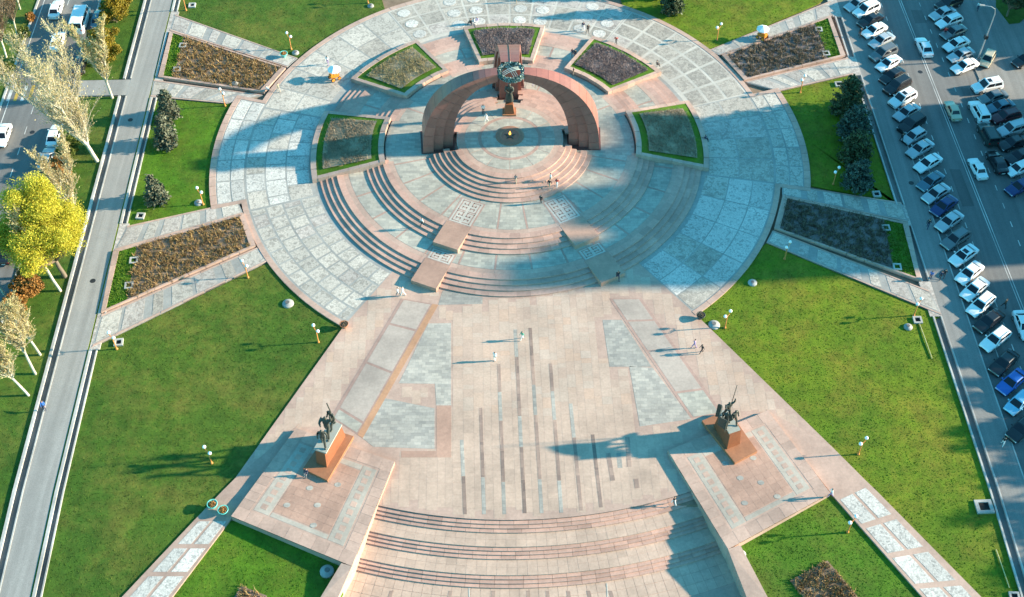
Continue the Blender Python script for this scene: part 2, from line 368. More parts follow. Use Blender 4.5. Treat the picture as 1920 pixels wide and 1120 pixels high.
plot_r = strip('parking_ground', 69.26, 150, -.15, WALK, 'shaded asphalt parking ground beyond the wide road', 'parking lot')
tag(strip('roadside_kerb', 69.2, 69.26, -.04, CONC, '', ''), 'low concrete kerb edging the shaded parking ground', 'kerb', kind='structure')
walk_r = strip('sidewalk', 52.15, 55.2, -.03, WALK, 'grey asphalt sidewalk between diagonal parked cars and drainage channel', 'sidewalk')
tag(strip('sidewalk_kerb', 55.2, 55.35, -.02, CONC, '', ''), 'thin concrete kerb line in front of diagonal parked cars', 'kerb', kind='structure')
alley = strip('alley', -55.0, -51.75, -.03, ALLEY, 'straight pale asphalt alley between two open drainage channels', 'path')
# open channels (aryk): kerb wall, bed, kerb wall
def channel(u0, u1, v0, v1, label, wl=.32):
    t = empty('drainage_channel', (*UV((u0+u1)/2, (v0+v1)/2), terr(UV(0, (v0+v1)/2)[1])-.3)); tag(t, label, 'channel')
    inv = Matrix.Translation(-t.location)
    for a, b, off, m, nm in ((u0, u0+wl, .06, CONC, 'kerb_wall'), (u1-.16, u1, .03, CONC, 'kerb_wall'), (u0+wl, u1-.16, -.27, CONC_D, 'channel_bed')):
        o = slab(nm, [UV(a, v0), UV(b, v0), UV(b, v1), UV(a, v1)], off, m, .1 if nm == 'channel_bed' else .6); o.data.transform(inv); o.parent = t
channel(-56.2, -55.0, 17.0, 60, 'concrete drainage channel on tree side of the alley, beyond the crossing path')
channel(-56.2, -55.0, -100, 13.2, 'long concrete drainage channel on tree side of the alley, nearer than the crossing path')
LGAPS = [(32.7, 60, 'topmost lawn'), (17.4, 27.7, 'upper brown flower bed'), (-12.2, 12.7, 'lawn with three grey spruces'), (-27.4, -17.2, 'lower brown flower bed'), (-100, -32.9, 'large lower lawn')]
for a, b, nm in LGAPS:
    channel(-51.55, -50.55, a, b, 'concrete drainage channel between the pale alley and the '+nm)
for a, b, nm in [(33.4, 60, 'far corner lawn'), (18.6, 28.3, 'far grey flower bed'), (-12.0, 14.4, 'lawn with dark conifers'), (-25.4, -15.8, 'dark shaded flower bed'), (-100, -31.0, 'large right lawn')]:
    channel(51.0, 52.15, a, b, 'concrete drainage channel between the right sidewalk and the '+nm, .2)
strip('verge', -51.75, -51.55, -.05, GRASS_Y, 'thin yellowed grass verge beside the alley', 'verge')
# filler thresholds of paving between the channels
for (a, b), nm in zip(((27.7, 32.7), (12.7, 17.4), (-17.2, -12.2), (-32.9, -27.4)), ('topmost', 'second highest', 'third', 'lowest')):
    tag(slab('threshold', [UV(-51.55, a), UV(-50.3, a), UV(-50.3, b), UV(-51.55, b)], -.02, MOS_P, .3), 'stone threshold where the %s footpath meets the alley' % nm, 'paving', kind='structure')
for (a, b), nm in zip(((28.3, 33.4), (14.4, 18.6), (-15.8, -12.0), (-31.0, -25.4)), ('topmost', 'second', 'third', 'lowest')):
    tag(slab('threshold', [UV(50.7, a), UV(52.15, a), UV(52.15, b), UV(50.7, b)], -.02, MOS_P, .3), 'stone threshold where the %s footpath meets the right sidewalk' % nm, 'paving', kind='structure')
# crossing path on the left and its zebra
slab_c = tag(slab('crossing_path', [UV(-63.2, 13.4), UV(-55.0, 13.4), UV(-55.0, 16.8), UV(-63.2, 16.8)], -.04, ALLEY, .3), 'short asphalt path from the zebra crossing to the alley', 'path', kind='structure')
t = empty('zebra_crossing', (*UV(-68, 14.6), -.156)); tag(t, 'white and yellow zebra crossing beneath the big pale poplar', 'crosswalk')
for i in range(9):
    uu = -72.0+i*1.0; x, y = UV(uu, 14.4); MB().box((x-t.location.x, y-t.location.y, .004), (.45, 3.4, .006), UA).build('stripe', YELLP if i % 2 else WHITEP, t)
# lane markings
def mark(parent, u, v, w_, l_, mat=None):
    x, y = UV(u, v); z = terr(y)-.155+.006
    o = bpy.data.objects.new('line', MARKM[(w_, l_)]) if (w_, l_) in MARKM else None
    if o is None:
        o = MB().box((0, 0, 0), (w_, l_, .006), UA).build('dash', mat or WHITEP); MARKM[(w_, l_)] = o.data
    else: o.name = 'dash'; col.objects.link(o)
    o.location = (x, y, z); o.parent = parent; return o
MARKM = {}
for u in (59.2, 65.2):
    for i in range(26):
        v = -46+i*3.35
        if terr(UV(u, v)[1]) == 0: mark(road_r, u+(v*-.008), v, .11, 1.0)
for i in range(24): mark(road_l, -68.0, -44+i*4.2, .11, 1.6)
for du in (0, .32):
    o = slab('centre_line', [UV(62.65+du, -100), UV(62.75+du, -100), UV(61.75+du, 70), UV(61.65+du, 70)], -.148, WHITEP, .006, road_r)
o = slab('edge_line', [UV(57.3, -40), UV(57.4, -40), UV(56.7, 60), UV(56.6, 60)], -.148, WHITEP, .006, road_r)
o = slab('edge_line', [UV(-71.9, -60), UV(-71.78, -60), UV(-71.78, 60), UV(-71.9, 60)], -.148, WHITEP, .006, road_l)
tag(strip('road_kerb', -72.9, -72.6, -.02, CONC, '', ''), 'pale kerb along far edge of the left road', 'kerb', kind='structure')
tag(strip('road_kerb', -63.2, -62.95, -.02, CONC, '', ''), 'pale kerb between the left road and the tree strip', 'kerb', kind='structure')

DARKAS = asphalt('patched_asphalt', (.11, .108, .105))
for (u_, v_, w_, l_, rd) in ((57.9, 19, 1.3, 5, road_r), (60.6, -9, 1.6, 7, road_r), (66.5, 9, 1.2, 4.5, road_r), (64.0, 28, 1.8, 3.2, road_r), (-66.0, 25, 1.5, 6, road_l), (-70.2, -6, 1.2, 5, road_l)):
    slab('repair_patch', [UV(u_-w_/2, v_-l_/2), UV(u_+w_/2, v_-l_/2+.1), UV(u_+w_/2-.05, v_+l_/2), UV(u_-w_/2+.1, v_+l_/2+.15)], -.156, DARKAS, .01, rd)
for (u_, v_, rd) in ((61.0, 15, road_r), (66.8, -4, road_r), (58.6, -30, road_r), (-67.0, 6, road_l), (-53.2, -22, alley), (-53.6, 8, alley), (54, -8, walk_r)):
    x, y = UV(u_, v_); zz = {alley: -.03, walk_r: -.03}.get(rd, -.16); MB().lathe([(.01, .008), (.3, .008), (.36, .004), (.36, -.02)], (x, y, zz+.004), 16).build('manhole_cover', BLACKP, rd)

# ================================================================ LAWNS
def arc(r, a0, a1, n=None, cx=0, cy=0):
    n = n or max(2, int(abs(a1-a0)/2.5)); return [pol(r, a0+(a1-a0)*i/n) for i in range(n+1)]
def lawn(pts, label, g=GRASS, tm=TUFT, off=-.15, dens=14, h=(.02, .075)):
    o = tag(slab('lawn', pts, off, g, .6), label, 'lawn', kind='structure')
    p = scatter(pts, dens); tufts('grass', p, vterr(p[:, 1])+off-.01, h[0], h[1], .07, tm, o, 2); return o
VC = lambda x, y: toUV(x, y)
lc = -50.55; rc = 50.98
lawnpolys = {}
# big lower left: ring arc 237 -> 211.5, plaza diagonal, bottom, channel
PL0, PL1, PL2 = P(645, 611), PT(440, 902), PT(225, 1120)
ext = (PL2[0]+(PL2[0]-PL1[0])*.8, PL2[1]+(PL2[1]-PL1[1])*.8)
lawnpolys['ll'] = [P(172, 652)]+[P(505, 490)]+arc(37.12, 214.4, 236.3)+[PL0, PL1, PL2, ext, UV(lc, ext[1]), UV(lc, -33.2)]
lawn(lawnpolys['ll'], 'large green lawn left of the diagonal plaza edge, beside the alley', dens=16)
PR0, PR1, PR2, PR3 = P(1312, 597), PT(1562, 840), PT(1702, 980), PT(1842, 1120)
extr = (PR3[0]+(PR3[0]-PR2[0])*1.2, PR3[1]+(PR3[1]-PR2[1])*1.2)
lawnpolys['lr'] = [PR0]+arc(37.12, 309.6, 331.5)+[P(1437, 455), P(1765, 592), UV(rc, -31.5), UV(rc, extr[1]), extr, PR3, PR2, PR1]
lawn(lawnpolys['lr'], 'large sunlit yellow-green lawn beside the right drainage channel', GRASS_Y, TUFT_Y, dens=16)
lawnpolys['ml'] = [UV(lc, 12.6)]+[P(424, 194)]+arc(41.1, 164.5, 194.8)+[P(396, 388), P(237, 423), UV(lc, -12.0)]
lawn(lawnpolys['ml'], 'green lawn with three grey spruces left of the round plaza', GRASS_BR, TUFT_BR)
lawnpolys['mr'] = [P(1597, 140), UV(rc, 14.3), UV(rc, -11.9), P(1680, 377)]+arc(41.12, -9.4, 17.2)+[P(1462, 170)]
lawn(lawnpolys['mr'], 'lawn with dark conifers right of the round plaza, half in shadow', GRASS_Y, TUFT_Y)
lawnpolys['tl'] = [P(329, 27)]+[P(558, 108)]+arc(37.1, 147.6, 121.5)+[P(720, 12), P(700, -60), UV(lc, 60), UV(lc, 32.9)]
lawn(lawnpolys['tl'], 'green lawn at top left above the round plaza', GRASS, TUFT)
lawnpolys['tr'] = [P(1167, 8)]+arc(37.1, 59.5, 36.6)+[P(1329, 93), P(1535, 5), UV(rc, 33.6), UV(rc, 60), P(1150, -60)]
lawn(lawnpolys['tr'], 'sunlit lawn at top right above the round plaza', GRASS_Y, TUFT_Y)
# tree strip between left road and alley, and beyond the road
lawn([UV(-62.95, 17.0), UV(-56.25, 17.0), UV(-56.25, 60), UV(-62.95, 60)], 'grass tree strip between left road and alley, beyond the crossing path', GRASS, TUFT, dens=10)
lawn([UV(-62.95, -90), UV(-56.25, -90), UV(-56.25, 13.2), UV(-62.95, 13.2)], 'grass tree strip with pale trunked poplars between road and alley', GRASS, TUFT, dens=10)
lawn([UV(-120, -40), UV(-72.95, -40), UV(-72.95, 60), UV(-120, 60)], 'lawn with bare trees on far side of the left road', GRASS, TUFT, dens=6)
lawn([P(1868, -40), P(1868, 12), P(1893, 44), P(1912, 42), P(1925, 30), P(1925, -40)], 'small dark planted plot in the top right parking ground', GRASS, TUFT, off=-.08, dens=8)

# ================================================================ ROUND PLAZA: RING PAVING
def sector(r0, r1, a0, a1, n=None):
    n = n or max(1, int(abs(a1-a0)*r1*.01745/1.2)); return arc(r1, a0, a1, n)+arc(r0, a1, a0, n)
def spanel(name, r0, r1, a0, a1, z0, z1, mat, parent):
    return MB().prism(sector(r0, r1, a0, a1), z0, z1).build(name, mat, parent)
ring = MB().prism(arc(37.0, 0, 360, 144)[:-1], -.3, -.002).build('round_plaza', GREYBASE)
tag(ring, 'round plaza paved with breccia panels around the stepped monument', 'plaza', kind='structure')
for a0, a1, nm in ((164.6, 195, 'left'), (-10.2, 17.7, 'right')):
    e = MB().prism(sector(36.9, 41.0, a0, a1, 14), -.3, -.003).build('plaza_wing', GREYBASE)
    tag(e, 'curved %s wing of the round plaza with granite rim' % nm, 'paving', kind='structure')
    for k in range(12):
        d = (a1-a0)/12; spanel('rim_stone', 40.25, 41.1, a0+k*d+.04, a0+(k+1)*d-.04, -.3, .05, SALMON, e)
    spanel('rim_stone', 36.4, 41.1, a0-.9, a0-.02, -.3, .04, SALMON, e); spanel('rim_stone', 36.4, 41.1, a1+.02, a1+.9, -.3, .04, SALMON, e)
    ns = 5
    for k in range(ns):
        d = (a1-a0)/ns
        for r0, r1 in ((36.5, 38.2), (38.4, 40.1)):
            spanel('breccia_panel', r0, r1, a0+k*d+.15, a0+(k+1)*d-.15, -.2, .02, MOS_V if nm == 'left' else MOS_W, e)
RINGSPEC = [(198.6, 236.2, 3.6, [27.0, 29.5, 31.9, 34.2, 36.25], .26, (MOS_W, MOS_P, MOS_W, MOS_W)), (166, 198.4, 5.4, [27.6, 30.8, 33.6, 36.25], .2, (MOS_V, MOS_W, MOS_W)),
            (121.5, 165.8, 7.4, [27.6, 31.9, 36.25], .2, (MOS_W, MOS_G, MOS_W)), (59, 121.3, 6.2, [27.6, 30.4, 33.3, 36.25], .3, (MOS_G, MOS_P, MOS_G)),
            (19, 58.8, 6.6, [27.5, 30.2, 33.0, 36.25], .42, (MOS_G, MOS_P, MOS_G)), (-10, 18.8, 7.2, [27.4, 31.5, 36.25], .15, (MOS_W, MOS_G, MOS_P)),
            (-51.5, -10.2, 8.2, [26.9, 30.2, 33.4, 36.25], .15, (MOS_V, MOS_G, MOS_W))]
for si, (a0, a1, st, rs, gap, ms) in enumerate(RINGSPEC):
    n = round((a1-a0)/st); st = (a1-a0)/n
    for j in range(len(rs)-1):
        sh = (.5*st if (j % 2 and si in (0, 1)) else 0)
        for k in range(n+(1 if sh else 0)):
            b0, b1 = a0+k*st-sh, a0+(k+1)*st-sh; b0, b1 = max(b0, a0), min(b1, a1)
            if b1-b0 < .6: continue
            ga = math.degrees(gap/2/rs[j])
            mt = ms[0] if rng.random() < .45 else ms[int(rng.integers(len(ms)))]
            q = spanel('breccia_panel', rs[j]+gap/2, rs[j+1]-gap/2, b0+ga, b1-ga, -.2, .004+rng.random()*.008, mt, ring)
            if si == 3 and k % 3 != 2:                     # round inlays on the far side
                c = pol((rs[j]+rs[j+1])/2, (b0+b1)/2); ell = []
                for i in range(20):
                    an = i*.314; x, y = .95*math.cos(an), 1.0*math.sin(an); ca, sa = math.cos(R((b0+b1)/2)), math.sin(R((b0+b1)/2))
                    ell.append((c[0]+x*ca-y*sa, c[1]+x*sa+y*ca))
                MB().prism(ell, 0, .034).build('round_inlay', MOS_V, q)
    if si in (3, 4):                                         # pale joint bed between the wide-spaced panels
        spanel('joint_bed', 27.0, 36.3, a0, a1, -.25, .001, WHITEBASE, ring)
for a0, a1 in ((195.6, 237.2), (120.5, 164.0), (59.8, 120.4), (18.4, 59.7), (-52, -11)):
    n = int((a1-a0)*37*.01745/2.6); d = (a1-a0)/n
    for k in range(n): spanel('rim_stone', 36.4, 37.12, a0+k*d+.03, a0+(k+1)*d-.03, -.3, .035, SALMON, ring)

# ================================================================ STEPPED PODIUM
RISE = .17
BEDC = [(92.0, 13.2), (134.5, 13.6), (178.8, 14.8), (49.3, 13.6), (6.0, 14.8)]
def inbed(a, pad=0.0):
    a %= 360
    return any(abs((a-c+180) % 360-180) < h+pad for c, h in BEDC)
OUT_R = [26.35, 25.57, 24.8, 24.05]; MID_R = [19.95, 19.18, 18.42, 17.65]; INN_R = [11.45, 10.72, 10.0, 9.27, 8.55, 7.82]
RIBAZ = [185.0, 92.0, -1.4]
def inrib(a, r, pad=1.6):
    return any(abs(((a-z+180) % 360-180)) < math.degrees(pad/r) for z in RIBAZ)
podium = MB().prism(arc(23.5, 0, 360, 96)[:-1], -.2, 4*RISE-.02).build('stepped_podium', GREYST)
tag(podium, 'stepped round podium of salmon granite stairs and grey-green landings', 'podium', kind='structure')
MB().prism(arc(17.1, 0, 360, 80)[:-1], .3, 8*RISE-.02).build('upper_landing_core', GREYST, podium)
MB().prism(arc(7.3, 0, 360, 64)[:-1], .3, 14*RISE-.02).build('monument_floor', TEALST, podium)
def flight(name, radii, zb, blk, label, skipbed, skiprib, tread):
    root = empty(name, (0, 0, 0)); tag(root, label, 'steps', kind='structure')
    for k, r in enumerate(radii):
        z1 = zb+(k+1)*RISE; n = int(2*math.pi*r/blk); d = 360/n; ri = r-tread-.12; g = math.degrees(.008/r)
        me = None
        for j in range(n):
            a = j*d+(d*.5 if k % 2 else 0)
            if skipbed and inbed(a+d/2, -.6*d): continue
            if skiprib and inrib(a+d/2, r, 1.7): continue
            if me is None:
                o = MB().prism(sector(ri, r, g, d-g, 3), z1-RISE-.14, z1).build('step_block', SALMON_STEP); me = o.data; o.parent = root
            else: o = link('step_block', me, root)
            o.rotation_euler = (0, 0, R(a)); o.location = (0, 0, rng.random()*.008)
    return root
flight('outer_steps', OUT_R, 0, 1.75, 'outermost curved flight of four salmon granite steps round the podium', True, False, .77)
flight('middle_steps', MID_R, 4*RISE, 1.35, 'middle curved flight of four salmon granite steps on the podium', True, False, .77)
flight('inner_steps', INN_R, 8*RISE, 1.25, 'innermost curved flight of six salmon steps below the eternal flame', False, True, .73)
def landing(r0, r1, z, edge, n, off, lo=0):
    for k in range(n):
        a0, a1 = off+k*360/n, off+(k+1)*360/n; ga = math.degrees(.16/r1)
        for b0, b1 in ((a0+ga, a1-ga),):
            # clip away the flower beds
            m = 8; seg = [(b0+(b1-b0)*i/m, b0+(b1-b0)*(i+1)/m) for i in range(m)]
            keep = [s for s in seg if not inbed((s[0]+s[1])/2)]
            runs = []
            for s in keep:
                if runs and abs(runs[-1][1]-s[0]) < 1e-6: runs[-1] = (runs[-1][0], s[1])
                else: runs.append(s)
            for q0, q1 in runs:
                spanel('landing_panel', r0, r1-edge, q0, q1, z-.12, z+.004, TEALST, podium)
                spanel('edge_band', r1-edge+.04, r1, q0-ga*.9, q1+ga*.9, z-.12, z+.002, SALMON, podium)
    for k in range(n):
        a = off+k*360/n
        if not inbed(a): spanel('divider_strip', r0, r1-edge, a-math.degrees(.13/r1), a+math.degrees(.13/r1), z-.12, z+.006, PINKLINE, podium)
landing(20.0, 23.2, 4*RISE, .75, 30, 1.2)
landing(11.5, 16.9, 8*RISE, .75, 26, 1.2)
MB().prism(arc(17.0, 0, 360, 80)[:-1], 8*RISE-.1, 8*RISE-.006).build('landing_bed', TEALST, podium)
zf = 14*RISE
MB().prism(arc(7.15, 0, 360, 60)[:-1], zf-.1, zf-.004).build('floor_disc', SALMON, podium)
for r0, r1, m in ((0, 3.9, TEALST), (4.4, 6.2, TEALST)):
    n = 12
    for k in range(n):
        if r0 == 0: MB().prism([(0, 0)]+arc(r1, k*30+.4, k*30+29.6, 6), zf-.05, zf+.012).build('floor_panel', m, podium)
        else: spanel('floor_panel', r0, r1, k*30+.5, k*30+29.5, zf-.05, zf+.012, m, podium)
spanel('floor_ring', 3.95, 4.35, 0, 359.99, zf-.05, zf+.008, PINKLINE, podium)
# ornament runners in line with the diagonal strips: cheek blocks in the stairs and inlaid panels on the landings
def runner(az, nm):
    d = Vector((math.cos(R(az)), math.sin(R(az)), 0)); e = Vector((-d.y, d.x, 0)); wd = 1.75
    def quad(r0, r1, s0=-1.0, s1=1.0): return [tuple((d*r0+e*(wd*s0)))[:2], tuple((d*r1+e*(wd*s0)))[:2], tuple((d*r1+e*(wd*s1)))[:2], tuple((d*r0+e*(wd*s1)))[:2]]
    for r0, r1, z, which in ((16.6, 20.7, 8*RISE, 'middle'), (23.0, 27.1, 4*RISE, 'outer')):
        b = MB().prism(ccw(quad(r0, r1)), 0, z+.03).build('stair_block', SALMON_D)
        tag(b, '%s salmon granite block interrupting the %s steps' % (nm, which), 'stone block', 'stair blocks')
    for r0, r1, z in ((12.0, 16.5, 8*RISE), (21.0, 22.95, 4*RISE)):
        t = empty('ornament_panel', (*(d*(r0+r1)/2)[:2], z)); tag(t, '%s inlaid meander ornament panel on the %s landing' % (nm, 'upper' if r0 < 15 else 'lower'), 'ornament')
        def place(mb, name, mat):
            o = mb.build(name, mat); o.data.transform(Matrix.Translation(-t.location)); o.parent = t
        place(MB().prism(ccw(quad(r0, r1, -.98, .98)), z-.05, z+.012), 'backing', PINKLINE)
        place(MB().prism(ccw(quad(r0+.15, r1-.1, -.86, .86)), z, z+.018), 'field', WHITEBASE)
        # meander bars
        L = r1-r0-.5; H = 4.5 if L > 3 else 2.2
        bars = []
        rows = [0, 1] if L > 3 else [0]
        for rw in rows:
            q0 = r0+.3+rw*L/2; q1 = q0+L/len(rows)-.12; m_ = (q0+q1)/2; h_ = q1-q0
            for s in (-1, 1):
                bars += [(q0, q0+.14, s*.72, s*.12), (q1-.14, q1, s*.72, s*.10), (q0, q1, s*.72, s*.64), (q0, m_-h_*.1, s*.12, s*.20), (m_-h_*.1-.14, m_-h_*.1, s*.12, s*.48), (q0+h_*.22, m_-h_*.1, s*.40, s*.48),
                         (m_+h_*.1, q1-h_*.2, s*.12, s*.20), (m_+h_*.1, m_+h_*.1+.14, s*.12, s*.50), (m_+h_*.1, q1-h_*.2, s*.42, s*.50)]
        for q0, q1, s0, s1 in bars: place(MB().prism(ccw(quad(q0, q1, min(s0, s1), max(s0, s1))), z, z+.024), 'meander_bar', PINKLINE)
runner(246.6, 'left'); runner(298.6, 'right')

# ================================================================ RAISED BEDS ON THE PODIUM
def zbed(r): return .52+(27.3-r)*.118
def bedsurf(name, r0, r1, a0, a1, dz, mat, parent, under=True):
    pts = sector(r0, r1, a0, a1, 12); zz = [zbed(math.hypot(*p))+dz for p in pts]
    # grid so that the curved top stays clean
    nr, na = 6, 12; v = []; f = []
    for i in range(nr+1):
        for j in range(na+1):
            r = r0+(r1-r0)*i/nr; p = pol(r, a0+(a1-a0)*j/na); v.append((*p, zbed(r)+dz))
    for i in range(nr):
        for j in range(na): q = i*(na+1)+j; f.append((q, q+na+1, q+na+2, q+1))
    return mk(name, v, f, mat, parent)
BEDLAB = ['raised bed of brown soil behind the tall granite rib', 'raised bed with weedy green planting, upper left of the monument', 'raised bed left of the monument, half in shadow',
          'raised bed of dark brown soil, upper right of the monument', 'raised bed right of the monument, half in shadow']
def weeds(name, a0, a1, r0, r1, n, mat, parent, h=.25, wd=.05, blades=3):
    a = np.radians(a0+rng.random(n)*(a1-a0)); r = np.sqrt(r0**2+rng.random(n)*(r1**2-r0**2))
    p = np.stack([r*np.cos(a), r*np.sin(a)], 1); z = .52+(27.3-r)*.118
    # patchy: keep by low frequency noise
    k = np.sin(p[:, 0]*1.3+1)*np.sin(p[:, 1]*1.1+2)+rng.normal(0, .6, n) > -.5
    return tufts(name, p[k], z[k], h*.3, h, wd, mat, parent, blades)
for bi, (c, h) in enumerate(BEDC):
    a0, a1 = c-h, c+h; t = empty('raised_flower_bed', (0, 0, 0)); tag(t, BEDLAB[bi], 'flower bed', 'raised beds on the podium')
    r0, r1 = 17.3, 27.35
    kw = .75
    # kerb stones: outer arc, inner arc, two radial sides
    def kst(ra, rb, b0, b1, lift=.0):
        pts = sector(ra, rb, b0, b1, 2); MB().prism(pts, -.05, [zbed(math.hypot(*p))+.16+lift for p in pts]).build('kerb_stone', SALMON, t)
    n = 7
    for k in range(n): kst(r1-kw, r1, a0+(a1-a0)*k/n+.06, a0+(a1-a0)*(k+1)/n-.06, .04*(k % 2))
    n = 6
    for k in range(n): kst(r0, r0+kw, a0+(a1-a0)*k/n+.08, a0+(a1-a0)*(k+1)/n-.08, .04*(k % 2))
    da = lambda r: math.degrees(kw*.72/r)
    for k in range(6):
        q0, q1 = r0+kw+.02+(r1-r0-2*kw-.04)*k/6, r0+kw+.02+(r1-r0-2*kw-.04)*(k+1)/6
        kst(q0, q1-.02, a0, a0+da(q0)); kst(q0, q1-.02, a1-da(q0), a1)
    MB().prism(sector(r0+.02, r1-.02, a0+.1, a1-.1, 12), -.1, .5).build('bed_core', SOIL, t)
    gr = bedsurf('grass_border', r0+kw*.9, r1-kw*.9, a0+1.2, a1-1.2, .10, GRASS_BR, t)
    weeds('border_grass', a0+1.6, a1-1.6, r0+kw, r1-kw, 9000, TUFT_BR, gr, .07, .05, 2)
    m_ = (SOIL_G, SOIL_T, SOIL_T, SOIL_G, SOIL_T)[bi]
    if bi in (0, 3): ins = (1.55, 2.9, 1.6)
    else: ins = (1.8, 3.4, 2.6)
    so_ = bedsurf('soil_patch', r0+kw+ins[0]*.55, r1-kw-ins[0]*.5, a0+ins[1], a1-ins[1], .22, m_, t)
    cnt = 15000 if bi in (0, 3) else 6500
    weeds('dry_plants', a0+ins[1]+.2, a1-ins[1]-.2, r0+kw+ins[0]*.6, r1-kw-ins[0]*.55, cnt, (L_DRYG, L_WEED, L_TAN, L_DRYG, L_TAN)[bi], so_, .55, .06, 2)

# ================================================================ RADIAL FOOTPATHS AND TRAPEZOID BEDS
def lerp(a, b, t): return (a[0]+(b[0]-a[0])*t, a[1]+(b[1]-a[1])*t)
def footpath(A, B, C, D, n, label, mats):
    """A-B inner side (at ring -> outer), D-C other side; panels along it"""
    o = tag(slab('footpath', [A, B, C, D], -.012, GREYBASE, .3), label, 'footpath', kind='structure')
    for k in range(n):
        t0, t1 = k/n+.012, (k+1)/n-.012
        if k % 3 == 1: t0 += .03; t1 -= .03
        q = [lerp(lerp(A, B, t0), lerp(D, C, t0), .10), lerp(lerp(A, B, t1), lerp(D, C, t1), .10), lerp(lerp(A, B, t1), lerp(D, C, t1), .88), lerp(lerp(A, B, t0), lerp(D, C, t0), .88)]
        slab('paving_panel', q, .012, mats[k % len(mats)], .2, o)
    for (p, q, s) in ((A, B, (D, C)), (D, C, (A, B))):
        for k in range(8):
            t0, t1 = k/8+.002, (k+1)/8-.002
            slab('border_stone', [lerp(p, q, t0), lerp(p, q, t1), lerp(lerp(p, q, t1), lerp(*s, t1), .07), lerp(lerp(p, q, t0), lerp(*s, t0), .07)], .02, SALMON, .25, o)
Eu = lambda u, v: UV(u, v)
footpath(P(558, 109), P(327, 27), P(318, 57), P(538, 126), 7, 'topmost left footpath from the round plaza to the alley', [MOS_P, MOS_W])
footpath(P(492, 178), P(288, 150), P(282, 181), P(424, 194), 6, 'left footpath between upper brown bed and the lawn with spruces', [MOS_P, MOS_W, MOS_G])
footpath(P(446, 378), P(238, 424), P(214, 470), P(456, 400), 6, 'left footpath above the lower brown flower bed', [MOS_W, MOS_P])
footpath(P(482, 464), P(190, 590), P(172, 651), P(503, 489), 7, 'lowest left footpath below the lower brown flower bed', [MOS_W, MOS_G, MOS_P])
footpath(P(1329, 94), P(1557, 2), P(1560, 30), P(1349, 104), 7, 'topmost right footpath from the round plaza to the sidewalk', [MOS_P, MOS_W])
footpath(P(1396, 153), P(1590, 108), P(1600, 139), P(1461, 171), 6, 'right footpath above the lawn with dark conifers', [MOS_P, MOS_W])
footpath(P(1466, 345), P(1690, 380), P(1703, 417), P(1467, 367), 6, 'right footpath above the dark shaded flower bed', [MOS_W, MOS_G])
footpath(P(1449, 432), P(1742, 545), P(1766, 591), P(1437, 455), 7, 'lowest right footpath below the dark shaded flower bed', [MOS_W, MOS_P])
def trapbed(pts, label, soil, leaf, grass, endfrac, dens, hh=(.2, .55)):
    t = empty('flower_bed', (pts[0][0], pts[0][1], 0)); tag(t, label, 'flower bed', 'trapezoid flower beds')
    inv = Matrix.Translation(-t.location)
    def L(o): o.data.transform(inv); o.parent = t; return o
    n = len(pts); c = (sum(p[0] for p in pts)/n, sum(p[1] for p in pts)/n)
    ins = []
    for i in range(n):   # inset by .55 m (towards centroid)
        dx, dy = c[0]-pts[i][0], c[1]-pts[i][1]; l = math.hypot(dx, dy); ins.append((pts[i][0]+dx/l*.75, pts[i][1]+dy/l*.75))
    for i in range(n):
        a, b, ai, bi = pts[i], pts[(i+1) % n], ins[i], ins[(i+1) % n]; m = max(2, int(math.dist(a, b)/2.2))
        for k in range(m):
            L(slab('kerb_stone', [lerp(a, b, k/m+.002), lerp(a, b, (k+1)/m-.002), lerp(ai, bi, (k+1)/m-.002), lerp(ai, bi, k/m+.002)], .22, SALMON, .5))
    L(slab('soil_bed', ins, .08, soil, .3))
    # grass end strip next to the channel: between pts[1],pts[2]
    q = [lerp(ins[1], ins[0], endfrac), ins[1], ins[2], lerp(ins[2], ins[3], endfrac)]
    L(slab('grass_strip', q, .12, grass, .2))
    p = scatter(q, 30); o = tufts('strip_grass', p-np.array(t.location[:2]), np.full(len(p), .11), .08, .2, .07, TUFT_BR, t, 2)
    q2 = [ins[0], lerp(ins[1], ins[0], endfrac), lerp(ins[2], ins[3], endfrac), ins[3]]
    p = scatter(q2, dens)
    # clumped rows of dormant roses
    cl = np.repeat(p, 12, axis=0)+rng.normal(0, .15, (len(p)*12, 2))
    tufts('dry_rose_bushes', cl-np.array(t.location[:2]), np.full(len(cl), .06), hh[0], hh[1], .055, leaf, t, 1)
    return t
trapbed([P(536, 129), P(319, 60), P(297, 146), P(495, 175)], 'brown flower bed of dormant roses beside the alley, upper left', SOIL, L_DRY, GRASS_BR, .1, 6)
trapbed([P(458, 402), P(213, 472), P(190, 588), P(480, 462)], 'brown flower bed of dormant roses beside the alley, lower left', SOIL, L_DRY, GRASS_BR, .14, 6)
trapbed([P(1353, 105), P(1557, 32), P(1585, 106), P(1395, 152)], 'grey flower bed of dormant shrubs, upper right by the sidewalk', SOIL_G, L_DRYD, GRASS_BR, .13, 6)
trapbed([P(1467, 369), P(1702, 420), P(1727, 528), P(1451, 430)], 'dark shaded flower bed beside the right sidewalk', SOIL_G, L_DRYD, GRASS_BR, .16, 6)

# ================================================================ FRONT PLAZA
FP = arc(26.9, 237.5, 308, 30)
plz = [P(645, 611), PT(440, 902)]
top_arc = arc(26.0, 236.0, 308.5, 24)
bot_arc = arc(57.6, 302, 246, 30)
base = [P(648, 613)]+arc(36.95, 237.5, 239, 2)[:0]+[P(660, 600)]+top_arc+[P(1300, 590), P(1312, 597)]
PRm = P(1557, 835); PLm = P(440, 898)
base = [PLm, P(645, 611)]+arc(36.4, 237.2, 238.5, 1)[:1]+top_arc+arc(36.4, 308.4, 308.4, 1)[:1]+[P(1312, 597), PRm, (PRm[0]+.0, PRm[1])]+arc(57.55, 303, 242, 30)
